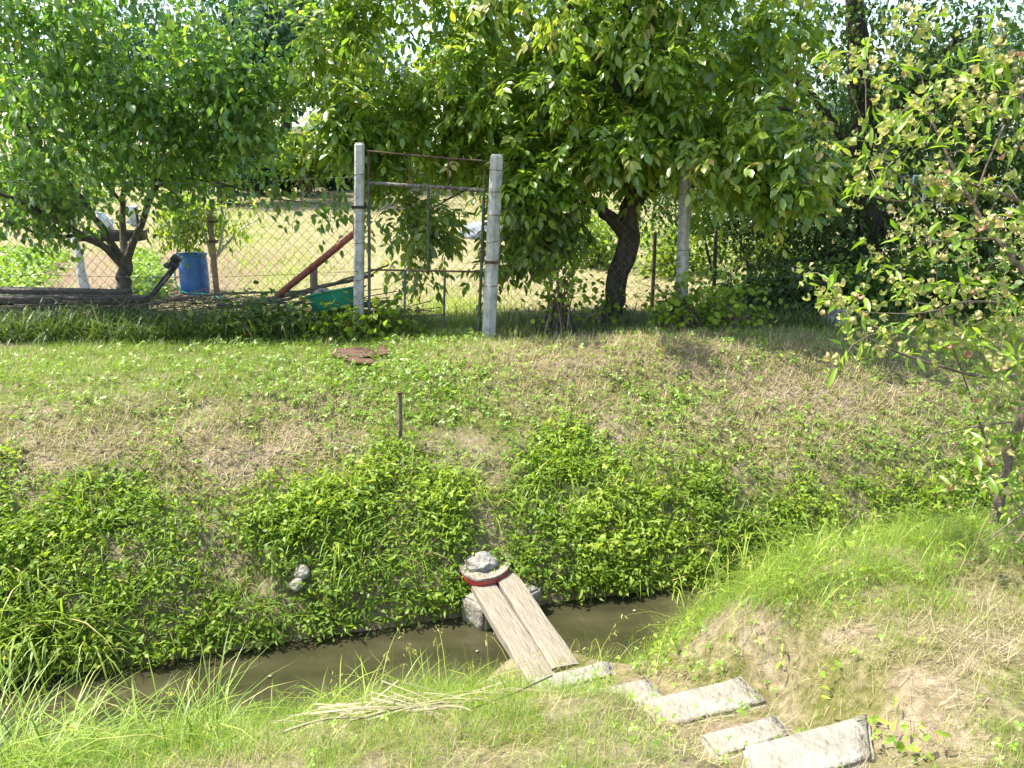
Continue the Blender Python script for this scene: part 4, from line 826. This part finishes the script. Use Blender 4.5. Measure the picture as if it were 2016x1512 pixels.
pc = [(1660, 90), (1690, 120), (1720, 90), (1632, 115), (1760, 60), (1800, 45), (1850, 50), (1780, 110), (1870, 100), (1915, 120), (1960, 60), (1990, 110), (1735, 170), (1770, 215), (1815, 190), (1870, 180), (1920, 180), (1965, 200), (2000, 170), (1720, 235), (1760, 230), (1800, 280), (1740, 290), (1850, 270), (1890, 250), (1900, 310), (1950, 300), (2000, 280), (1700, 320), (1740, 345), (1790, 340), (1830, 330), (1870, 350), (1930, 350), (1985, 350), (1685, 375), (1735, 385), (1790, 395), (1830, 375), (1880, 385), (1860, 450), (1900, 470), (1940, 440), (1985, 440), (1795, 465), (1720, 500), (1840, 480), (1990, 510), (1600, 540), (1640, 565), (1620, 590), (1650, 600), (1690, 580), (1720, 610), (1770, 570), (1800, 590), (1850, 560), (1900, 555), (1950, 570), (2000, 590), (1660, 640), (1700, 640), (1745, 650), (1790, 640), (1840, 625), (1880, 650), (1930, 630), (1980, 650), (1680, 690), (1720, 700), (1770, 690), (1830, 680), (1890, 690), (1960, 690), (1990, 720), (1880, 760), (1930, 790), (1985, 800), (1960, 870), (2000, 900), (1900, 850), (1880, 930), (1990, 960), (1640, 955), (1870, 1090), (1965, 1090)]
pc = [(1975, 880), (1990, 930), (1950, 820), (2000, 850), (1975, 760), (2005, 780), (1940, 720), (1985, 1000), (1930, 900), (1955, 950)] + pc
T = np.array([aty(x + rng.normal() * 8, y + rng.normal() * 8, 3.45 + rng.normal() * .28 - .35 * (y > 640) * rng.random()) for x, y in pc[:-3]])
T2 = np.array([aty(x + rng.normal() * 45, y + rng.normal() * 45, 3.55 + rng.normal() * .3) for x, y in pc[:-3]]); T2 = T2[T2[:, 0] > aty(1760, 0, 3.5)[0]]; T = np.concatenate([T, T2[T2[:, 0] > aty(1890, 0, 3.5)[0]][::2]])
proot = thing('peach_tree', G(1958, 1025), 'thin peach tree with curled yellow and pink blistered leaves in the right foreground', 'tree')
mb, D = grow(pk, T, r_tip=.0016, r_base=.0028); mb.build('trunk', M['twig'], proot)
build_swarm('crown', [shoot_leaves(T, D, 6, .082, LANCE, .10, .15, .8, .2, wide=1.0)], M['peachgreen'], proot)
ch = []
for s in range(3):
    k = rng.random(len(T)) < .9; ch.append(shoot_leaves(T[k], D[k], 3, .058, curl_tpl(s), .10, .9, .8, .35, wide=1.2))
ch = [(a, b, rng.random(len(t)) ** .85) for a, b, t in ch]
build_swarm('curled_leaves', ch, M['peachcurl'], proot)
# ------------------------------------------------------------------ ground cover
def blobs(px, py, B):
    s = np.zeros_like(px)
    for cx, cy, rx, ry, w in B: s = s + w * np.exp(-((px - cx) / rx) ** 2 - ((py - cy) / ry) ** 2)
    return s
DRYB = [(180, 885, 270, 70, 1.2), (560, 860, 170, 70, .9), (470, 935, 180, 50, 1.2), (60, 930, 150, 45, 1), (650, 790, 60, 40, .5), (1050, 725, 150, 45, 1), (1250, 695, 260, 55, 1), (1500, 740, 260, 85, 1.05), (1560, 850, 220, 75, .85), (1110, 800, 110, 45, .6), (1240, 860, 120, 45, .6), (1800, 770, 150, 90, .6),
        (1830, 1310, 200, 80, .7), (1660, 1215, 120, 40, .3), (1960, 1190, 150, 80, .7), (700, 1430, 240, 60, .45), (955, 1010, 34, 75, .8), (960, 940, 60, 40, .4), (1300, 1440, 120, 40, .3)]
SOILB = [(1790, 1335, 130, 42, 1.1), (1960, 1390, 80, 40, .8), (240, 1080, 45, 60, .9), (420, 905, 70, 30, .6), (800, 930, 50, 25, .5), (955, 1030, 26, 60, .9), (1660, 1215, 50, 20, .3), (930, 870, 40, 22, .6), (100, 905, 80, 25, .5), (620, 960, 50, 22, .5)]
CLOVB = [(830, 790, 190, 65, 1.1), (1330, 790, 100, 55, 1), (1090, 890, 110, 70, .9), (720, 740, 230, 40, .8), (300, 730, 320, 45, .2), (1240, 740, 60, 40, .4), (120, 800, 160, 40, .2), (1700, 890, 330, 50, .55), (1450, 880, 200, 50, .4), (300, 860, 250, 60, .16), (1900, 800, 150, 120, .5)]
WLX = [-400, 0, 300, 450, 620, 750, 880, 950, 1000, 1100, 1250, 1450, 1700, 2100]; WLY = [960, 965, 970, 1010, 950, 900, 930, 1000, 985, 875, 930, 965, 985, 950]
def in_quads(x, y, shrink=1.0, quads=SLABQ):
    r = np.zeros(len(x), bool)
    for q in quads:
        c = q.mean(0); P = c + (q - c) * shrink; ins = np.ones(len(x), bool); s0 = None
        for i in range(4):
            a, b = P[i], P[(i + 1) % 4]; cr = (b[0] - a[0]) * (y - a[1]) - (b[1] - a[1]) * (x - a[0])
            if s0 is None: s0 = np.sign((P[1][0] - P[0][0]) * (c[1] - P[0][1]) - (P[1][1] - P[0][1]) * (c[0] - P[0][0]))
            ins &= cr * s0 > 0
        r |= ins
    return r
class Pts: pass
def scatter(n, u0, u1, v0, v1):
    u = rng.uniform(u0, u1, n); v = rng.uniform(v0, v1, n); x, y = xy_of(u, v); z = H(x, y); p = Pts()
    p.u, p.v, p.x, p.y, p.z = u, v, x, y, z; p.px, p.py = proj(np.stack([x, y, z], -1)); p.pos = np.stack([x, y, z], -1)
    p.dry = np.clip(blobs(p.px, p.py, DRYB), 0, 1.2); p.soil = np.clip(blobs(p.px, p.py, SOILB), 0, 1); p.clov = np.clip(blobs(p.px, p.py, CLOVB), 0, 1.1)
    p.sd = np.min([np.hypot((x - q.mean(0)[0]) * .8, y - q.mean(0)[1] + .14) for q in SLABQ], axis=0); p.sf = .3 + .7 * sstep(.25, .6, p.sd)
    wy = np.interp(p.px, WLX, WLY) + 70 * (fbm(x * 2.2, y * 2.2, 41) - .5)
    p.weed = sstep(-80, 55, p.py - wy) * (v > 4.2) * (1 - .98 * np.exp(-((p.px - np.interp(p.py, [860, 1000, 1090], [925, 958, 958])) / 58) ** 2) * (p.py > 860) * (p.py < 1092)); p.nz = fbm(x * 2.6, y * 2.6, 51); p.nf = fbm(x * 7, y * 7, 61)
    return p
def pick(p, prob):
    k = (rng.random(len(p.x)) < prob) & ((p.z > WATER + .01) | (p.v > 5)) & ~in_quads(p.x, p.y, .97) & ~in_quads(p.x, p.y, .65, MATQ)
    return k
def blades(pos, h, lean, tpls, tint, wide=1.0, lay=0.0):
    n = len(pos); out = []; which = rng.integers(0, len(tpls), n)
    a = rng.uniform(0, 2 * math.pi, n); ln = np.abs(rng.normal(0, 1, n)) * lean + lay
    y = np.stack([np.cos(a), np.sin(a), np.zeros(n)], -1); up = np.stack([np.cos(a) * np.sin(ln), np.sin(a) * np.sin(ln), np.cos(ln)], -1)
    x = np.cross(y, np.array([0, 0, 1.])); yy = np.cross(up, x)
    hh = np.broadcast_to(h, (n,))[:, None, None]; ww = np.broadcast_to(np.asarray(wide, float), (n,))[:, None]
    Mx = np.concatenate([(x * ww)[:, :, None], yy[:, :, None], up[:, :, None]], 2) * hh
    for i, t in enumerate(tpls):
        k = which == i; out.append(swarm_arrays(t[0], t[1], pos[k], Mx[k], np.broadcast_to(tint, (n,))[k]))
    return out
def flat_leaves(pos, L, tpl, tint, tilt=.45, sun=.3, lift=.0, out=None):
    n = len(pos); a = rng.uniform(0, 2 * math.pi, n); d = np.stack([np.cos(a), np.sin(a), rng.normal(0, tilt, n) - .1], -1)
    up = np.array([SUN_H[0] * sun, SUN_H[1] * sun - .25, 1.]) + rng.normal(size=(n, 3)) * tilt
    p = pos.copy(); p[:, 2] += lift; return swarm_arrays(tpl[0], tpl[1], p, frames(d, up, L), np.broadcast_to(tint, (n,)))
def stuff(name, chunks, mat, lab, cat='grass'):
    o = build_swarm(name, chunks, mat); return tag(o, lab, cat, None, 'stuff')
def tn(n, m=.45, s=.2): return np.clip(rng.normal(m, s, n), 0, 1)
# near bank: short to ankle high grass
p = scatter(260000, -3.2, 4.6, .9, 3.35)
lip = sstep(2.0, 2.7, p.v); k = pick(p, np.clip(1.05 - .62 * p.dry * (1.25 - p.nz) - p.soil, 0, 1) * (.05 + 1.25 * sstep(.3, .75, p.nf)) * (p.z > WATER + .12) * (.3 + .7 * sstep(.2, .4, p.sd)))
hh = (.05 + .06 * rng.random(k.sum()) + .13 * lip[k] * rng.random(k.sum()) + .05 * p.nz[k]) * (1 - .35 * np.clip(p.dry[k], 0, 1)) * p.sf[k] * (1 + .5 * (rng.random(k.sum()) < .06))
ch = blades(p.pos[k], hh, .5, BLADES, np.clip(tn(k.sum(), .48, .28) + .25 * p.dry[k] * rng.random(k.sum()), 0, 1), .05 / hh * .09 * rng.uniform(.9, 2.0, k.sum()) * 3.2)
stuff('near_grass', ch, M['grass'], 'bright trodden grass covering the near bank')
p = scatter(120000, -3.2, 4.8, .9, 3.0); k = pick(p, np.clip(.26 + .85 * p.dry * (.5 + p.nz) - .5 * p.soil, 0, .9))
stuff('near_dry_grass', blades(p.pos[k] + np.array([0, 0, .006]), .05 + .06 * rng.random(k.sum()), .45, STRAW, tn(k.sum(), .5, .25), rng.uniform(.4, .9, k.sum()), .75), M['straw'], 'short dry straw lying over the bare soil on the near bank')
# near bank lip: long arching grass
p = scatter(26000, -3.0, 4.8, 1.9, 3.3); q = np.clip(sstep(2.25, 2.6, p.v) * (p.sd > .5) - .9 * ((p.u > .75) & (p.u < 1.75) & (p.v > 2.2)) , 0, 1)
k = pick(p, q * sstep(.42, .6, p.nf) * (p.z > WATER + .1) * (1 - .85 * ((p.u > -.4) & (p.u < .8))) * (1 + (p.u < -.95)) )
hh = rng.uniform(.14, .34, k.sum()) * (1 + .35 * (p.u[k] < -.4) + .25 * (p.u[k] < -.95)); ch = blades(p.pos[k], hh, .4, LONGB, tn(k.sum(), .5, .25), rng.uniform(.4, .8, k.sum()))
k2 = pick(p, q * .06 * (p.u < .9) * (p.z > WATER + .2)); ch += blades(p.pos[k2], rng.uniform(.2, .38, k2.sum()), .3, LONGB, tn(k2.sum(), .6, .18), .9)
stuff('long_bank_grass', ch, M['grass'], 'long arching grass tufts along the near water edge')
# seed heads: thin stems with drooping spikelets
p = scatter(900, -1.8, 3.4, 2.2, 3.2); k = pick(p, .22 * (p.z > WATER + .2)); pos = p.pos[k]; n = len(pos); stems = blades(pos, rng.uniform(.25, .42, n), .3, [blade_tpl(.007, 1.1, 5), blade_tpl(.007, 1.6, 5)], tn(n, .9, .1)); sp = []
for V_, F_, t_ in stems:
    m = V_.shape[0]
    for j in range(7):
        f = rng.random(m); a, b = V_[:, 8].copy(), V_[:, 10].copy(); q = a + (b - a) * f[:, None] + rng.normal(size=(m, 3)) * .012
        sp.append(swarm_arrays(LANCE[0], LANCE[1], q, frames(rng.normal(size=(m, 3)) * .5 + np.array([0, 0, -.8]), rng.normal(size=(m, 3)), .022 * rng.uniform(.7, 1.3, m)), np.full(m, .98)))
stuff('seed_grass', stems + sp, M['grass'], 'nodding seed heads of wild grass on the near water edge')
# leafy plants on the near bank
p = scatter(16000, .6, 4.2, 1.3, 3.2); w_ = blobs(p.px, p.py, [(1290, 1270, 120, 45, 1), (1600, 1370, 60, 45, .5), (1230, 1330, 60, 25, .5), (1150, 1290, 50, 20, .8), (1480, 1130, 160, 50, .5), (1700, 1040, 250, 50, .5), (1760, 1480, 120, 40, .6)])
k = pick(p, .10 * w_ * (p.nf > .45) * (p.z > WATER + .1)); idx = np.repeat(np.nonzero(k)[0], 6); n = len(idx); q = p.pos[idx] + np.stack([rng.normal(0, .03, n), rng.normal(0, .03, n), rng.uniform(.02, .11, n)], -1)
stuff('near_leafy_plants', [flat_leaves(q[:n // 2], .032 * rng.uniform(.6, 1.4, n // 2), SMALL, tn(n // 2, .55, .2), .45), flat_leaves(q[n // 2:], .042 * rng.uniform(.6, 1.4, n - n // 2), LANCE, tn(n - n // 2, .6, .2), .5)], M['weed'], 'small leafy plants beside the stepping path and along the near water edge', 'weeds')
# clover and small weeds on the near bank
p = scatter(16000, -3.2, 4.6, .95, 3.1); k = pick(p, sstep(.52, .66, p.nf) * .25 * (1 - p.dry * .6) + .25 * ((p.u > 1.3) & (p.v > 2.3) & (p.v < 3.1) & (p.z > WATER + .2)))
stuff('near_weeds', [flat_leaves(p.pos[k], .012 * rng.uniform(.7, 1.7, k.sum()), TREFOIL, tn(k.sum(), .55, .22), .35, lift=rng.uniform(.02, .1, k.sum()))], M['clover'], 'small clover and weeds in the near grass', 'weeds')
# far bank: weedy lower part
def weedclump(p, k, tpl, L, hmin, hmax, per):
    idx = np.repeat(np.nonzero(k)[0], per); n = len(idx); b = p.pos[idx]; r = .05 + .06 * rng.random(n); a = rng.uniform(0, 2 * math.pi, n)
    h = rng.uniform(hmin, hmax, n) * (.2 + .75 * p.nz2[idx]); pos = b + np.stack([np.cos(a) * r, np.sin(a) * r - .35 * h, h], -1)
    return flat_leaves(pos, L * rng.uniform(.6, 1.3, n), tpl, np.clip(tn(n, .36, .2) + .7 * (p.nz[idx] - .5) + .5 * (p.nz2[idx] - .5), 0, np.where(rng.random(n) < .04, 1, .82)), .5)
p = scatter(32000, -6.5, 8, 4.28, 5.9); p.nz2 = fbm(p.x * 1.4, p.y * 1.4, 71)
dens = p.weed * np.clip(1.25 * sstep(.30, .52, p.nf) + .6 * (p.v < 4.5) - p.soil, 0, 1) * (.72 + .28 * sstep(.35, .55, p.nz2))
ka = pick(p, dens * .42 * (p.nz > .40)); kb = pick(p, dens * .34 * (p.nz < .55)); kc = pick(p, dens * .03)
ch = [weedclump(p, ka, STRAWB, .030, .02, .17, 4), weedclump(p, kb, LANCE, .055, .02, .17, 7), weedclump(p, kb, SMALL, .032, .02, .18, 6), weedclump(p, kc, HEART, .042, .05, .16, 3), weedclump(p, ka, SMALL, .028, .0, .12, 5), weedclump(p, ka, LANCE, .05, .02, .16, 2)]
pe = scatter(5000, -6.5, 8, 4.29, 4.46); pe.nz2 = np.full(len(pe.x), .5); ke = pick(pe, .55 * sstep(.3, .5, pe.nf) + .1) & ~((pe.px > 890) & (pe.px < 1075))
ch += [weedclump(pe, ke, SMALL, .036, .0, .12, 3), weedclump(pe, ke, LANCE, .055, .0, .12, 3)]
stuff('bank_weeds', ch, M['weed'], 'thick mat of leafy green weeds on the lower far bank', 'weeds')
ks = pick(p, dens * .5); stuff('bank_stems', blades(p.pos[ks], rng.uniform(.08, .2, ks.sum()), .5, [blade_tpl(.03, .4)], tn(ks.sum(), .3, .2)), M['weed'], 'thin stalks among the weeds of the far bank', 'weeds')
# arching grass tufts on the far bank
tuft = [(680, 1060, 60, .36), (720, 1080, 50, .34), (640, 1090, 30, .3), (505, 1225, 34, .26), (240, 1200, 22, .2), (500, 1175, 20, .18), (1110, 905, 50, .3), (1060, 930, 40, .3), (1180, 950, 40, .28), (960, 960, 50, .26), (920, 930, 40, .26), (840, 940, 40, .24), (785, 870, 40, .2), (1170, 1040, 40, .26), (1250, 1010, 30, .24), (1420, 1060, 60, .34), (1480, 1040, 60, .34), (1380, 1120, 50, .34), (1550, 990, 50, .3), (120, 1010, 30, .24), (330, 1060, 30, .22), (40, 1130, 50, .34), (100, 1230, 60, .4), (20, 1250, 60, .44), (180, 1270, 50, .36), (560, 1040, 30, .24), (830, 1080, 30, .26), (900, 1020, 36, .26), (740, 970, 30, .22), (1330, 1140, 40, .3), (955, 1085, 26, .2)]
tp_, th_ = [], []
for x, y, n, h_ in tuft:
    c = G(x, min(y + 22, 1290)); 
    for _ in range(int(n * .9)): q = c + np.array([rng.normal() * .05, rng.normal() * .04, 0]); q[2] = max(float(H(q[0], q[1])), WATER) - .01; tp_.append(q); th_.append(h_ * rng.uniform(.6, 1.25))
stuff('bank_grass_tufts', blades(np.array(tp_), np.array(th_), .35, LONGB, tn(len(tp_), .62, .2), 1.35), M['grass'], 'tufts of broad arching grass among the weeds on the far bank')
p = scatter(70000, -6.5, 8, 4.33, 6.4); k = pick(p, .7 * p.weed * (.3 + sstep(.42, .6, p.nz))); stuff('bank_grass', blades(p.pos[k], rng.uniform(.07, .26, k.sum()), .55, LONGB + BLADES[:2], tn(k.sum(), .42, .25), 1.1), M['grass'], 'thin grass growing through the weeds of the far bank')
# upper far bank and mown strip
p = scatter(330000, -6.5, 7.5, 4.6, 8.3); shade_l = (p.px < 720) & (p.py < 700)
g_ = np.clip(1.05 - .88 * p.dry * (1.3 - p.nz) - p.soil - .6 * p.weed, 0, 1) * (.3 + .95 * p.nf); k = pick(p, g_)
hh = (.035 + .06 * rng.random(k.sum()) + .05 * p.nz[k] * rng.random(k.sum())) * (1 - .35 * np.clip(p.dry[k], 0, 1))
stuff('far_grass', blades(p.pos[k], hh, .5, BLADES, np.clip(tn(k.sum(), .45, .22) + .3 * p.dry[k] * rng.random(k.sum()), 0, 1), .075 / hh * .6), M['grass'], 'mown green grass on the far bank in front of the fence')
p = scatter(190000, -6.5, 7.5, 4.5, 8.2); k = pick(p, np.clip(.10 + .95 * p.dry * (.45 + p.nz) - .3 * p.soil, 0, .95) * (1 - .75 * p.weed) + .22 * p.weed)
stuff('far_dry_grass', blades(p.pos[k] + np.array([0, 0, .008]), .05 + .08 * rng.random(k.sum()), .45, STRAW, tn(k.sum(), .6, .26), 1.5, .8), M['straw'], 'mown dry hay lying on the slope of the far bank')
p = scatter(60000, -6.5, 7.5, 4.5, 7.9); k = pick(p, np.clip(.8 * p.clov * (.4 + p.nz) - p.soil, 0, 1) * .5 + .03 + .1 * p.dry * sstep(.55, .7, p.nz)); k &= p.weed < .6
stuff('far_clover', [flat_leaves(p.pos[k], .021 * rng.uniform(.6, 1.7, k.sum()), TREFOIL, tn(k.sum(), .5, .22), .4, lift=rng.uniform(.02, .075, k.sum()))] + [flat_leaves(p.pos[k] + rng.normal(size=(k.sum(), 3)) * .03 * np.array([1, 1, .3]), .034 * rng.uniform(.5, 1.5, k.sum()), tp, tn(k.sum(), .45, .25), .55, lift=rng.uniform(.02, .07, k.sum())) for tp in (SMALL, LANCE)], M['clover'], 'patches of clover and small herbs on the upper far bank', 'clover')
# tall shaded grass at the fence foot, both sides
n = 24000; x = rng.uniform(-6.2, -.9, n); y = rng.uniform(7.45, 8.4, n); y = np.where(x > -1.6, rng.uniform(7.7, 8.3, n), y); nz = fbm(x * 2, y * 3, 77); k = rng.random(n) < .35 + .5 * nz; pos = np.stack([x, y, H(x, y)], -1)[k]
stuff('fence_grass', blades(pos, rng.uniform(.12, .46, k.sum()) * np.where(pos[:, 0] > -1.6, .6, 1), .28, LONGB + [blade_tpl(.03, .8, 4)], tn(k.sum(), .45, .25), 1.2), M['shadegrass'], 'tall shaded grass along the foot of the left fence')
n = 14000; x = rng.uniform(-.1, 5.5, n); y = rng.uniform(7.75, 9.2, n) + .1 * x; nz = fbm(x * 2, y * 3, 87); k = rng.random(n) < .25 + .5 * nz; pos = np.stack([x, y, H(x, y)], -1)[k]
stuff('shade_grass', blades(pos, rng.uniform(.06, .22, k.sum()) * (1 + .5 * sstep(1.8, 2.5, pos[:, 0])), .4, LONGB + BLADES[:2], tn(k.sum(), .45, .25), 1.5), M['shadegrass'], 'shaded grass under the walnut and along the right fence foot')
# loose twigs and sticks between the fence and the branch pile
n = 170; x = rng.uniform(-5.1, -1.0, n); y = rng.uniform(8.05, 8.75, n); pos = np.stack([x, y, H(x, y) + rng.uniform(.03, .32, n) * (.5 + .5 * (x < -1.6))], -1); ang = rng.normal(.1, .35, n) + math.pi * (rng.random(n) < .5)
d = np.stack([np.cos(ang), np.sin(ang), rng.normal(.08, .14, n)], -1); L = rng.uniform(.3, 1.1, n)
sq = (np.array([(a_ * .007, y_, b_ * .007 + .03 * math.sin(y_ * 5)) for y_ in (-.5, -.2, .1, .5) for a_, b_ in ((1, 0), (-.5, .87), (-.5, -.87))]), [(i * 3 + k, i * 3 + (k + 1) % 3, i * 3 + 3 + (k + 1) % 3, i * 3 + 3 + k) for i in range(3) for k in range(3)])
stuff('brushwood', [swarm_arrays(sq[0], sq[1], pos, frames(d, np.array([0, 0, 1.]) + rng.normal(size=(n, 3)) * .5, L, rng.uniform(.6, 1.6, n)), tn(n))], M['deadwood'], 'tangle of loose twigs along the foot of the left fence', 'twigs')
# the hay field: tufts of straw and green streaks
n = 130000; y = 8.3 + 26 * rng.random(n) ** 1.7; x = rng.uniform(-1, 1, n) * (y * .72) ; pos = np.stack([x, y, H(x, y, False)], -1); nz = fbm(x * .8, y * .35, 91); px_, py_ = proj(pos)
gr = blobs(px_, py_, [(500, 480, 70, 50, 1), (560, 530, 80, 45, 1), (470, 430, 60, 30, .5), (880, 640, 110, 40, 1.1), (900, 420, 90, 20, .5), (930, 600, 80, 30, .5)]); k = rng.random(n) < np.clip(gr + .12 * (nz > .55), 0, 1)
hh = rng.uniform(.06, .16, n); kd = (~k) & (rng.random(n) < .55)
stuff('field_grass', blades(pos[k], hh[k], .5, BLADES, tn(k.sum(), .7, .2), 1.6), M['grass'], 'green patches in the mown hay field beyond the gate')
stuff('field_hay', blades(pos[kd] + np.array([0, 0, .01]), hh[kd] * 1.1, .4, STRAW, tn(kd.sum(), .62, .22), 2.2, .85), M['straw'], 'pale mown hay scattered over the field beyond the gate', 'hay')
# kitchen garden rows at the left
n = 2600; t = rng.random(n); row = rng.integers(0, 4, n); X0 = np.array([292, 110, 60, 20])[row]; X1 = np.array([308, 40, -60, -160])[row]
px_ = X0 + (X1 - X0) * t + rng.normal(size=n) * np.array([16, 30, 30, 30])[row]; yy = 10.6 + 5.5 * (1 - t) + rng.normal(size=n) * .1; xx = (px_ - 1008) / FPX * yy * 1.02
pos = np.stack([xx, yy, H(xx, yy, False)], -1)
stuff('vegetable_rows', [flat_leaves(np.repeat(pos, 5, 0) + rng.normal(size=(n * 5, 3)) * np.array([.07, .07, .05]) + np.array([0, 0, .12]), .085 * rng.uniform(.6, 1.3, n * 5), SMALL, tn(n * 5, .6, .2), .5)], M['clover'], 'leafy rows of vegetables on brown soil behind the left fence', 'vegetables')
# reeds lying on the near bank
a = []; n = 60
for _ in range(n):
    c = atz(rng.normal(800, 95), rng.normal(1390, 24), -.28); c[2] = float(H(c[0], c[1])) + .05 + .03 * rng.random(); a.append(c)
pos = np.array(a); ang = rng.normal(.2, .4, n) + math.pi * (rng.random(n) < .5); L = rng.uniform(.14, .42, n)
d = np.stack([np.cos(ang), np.sin(ang), rng.normal(0, .06, n)], -1); up = np.array([0, 0, 1.]) + rng.normal(size=(n, 3)) * .3
rt_ = (np.array([(-.01, -.5, 0), (.01, -.5, 0), (.008, 0, .05), (-.008, 0, .05), (.006, .5, 0), (-.006, .5, 0)]), [(0, 1, 2, 3), (3, 2, 4, 5)])
stuff('reed_litter', [swarm_arrays(rt_[0], rt_[1], pos, frames(d, up, L), tn(n, .5, .3))], M['reed'], 'heap of dry reed stems lying on the near bank', 'reeds')
for (x0, y0, x1, y1, lab) in ((690, 1410, 955, 1362, 'longest dry reed stalk lying on the grass below the water'), (560, 1452, 730, 1405, 'dry reed stalk pointing to the lower left on the near grass'), (800, 1395, 930, 1440, 'dry reed stalk slanting the other way, right of the heap')):
    a_, b_ = atz(x0, y0, -.2), atz(x1, y1, -.2); P = a_ + (b_ - a_) * np.linspace(0, 1, 12)[:, None]; P[:, 2] = H(P[:, 0], P[:, 1]) + .055 + .02 * np.sin(np.linspace(0, 3.1, 12))
    tag(MB().tube(P, np.linspace(.006, .003, 12), 6, .6).build('reed_stalk', M['reed']), lab, 'reed', 'single reed stalks on the near bank')
# litter on the water
for x, y, r, lab, mt in ((532, 1332, .012, 'small white scrap floating on the water at the left', 'palestone'), (925, 1228, .014, 'yellow leaf floating left of the planks', 'yellowbush'), (940, 1283, .009, 'pale seed leaf on the water beside the planks', 'reed'), (1250, 1203, .011, 'pale seed leaf on the water right of the planks', 'reed'), (490, 1272, .05, 'wet brown weed clump at the far water edge', 'deadwood')):
    c = atz(x, y, WATER + .004); n = 7; V_ = [(c[0], c[1], c[2] + .006)] + [(c[0] + r * (1.5 if i % 2 else 1) * math.cos(i * 6.283 / n), c[1] + r * .8 * math.sin(i * 6.283 / n), c[2] + .004 * (i % 3)) for i in range(n)]
    o = MB().add(V_, [(0, 1 + i, 1 + (i + 1) % n) for i in range(n)], .9).build('floating_scrap', M[mt]); o.modifiers.new('thickness', 'SOLIDIFY').thickness = .003
    tag(o, lab, 'litter', 'scraps floating on the stream')
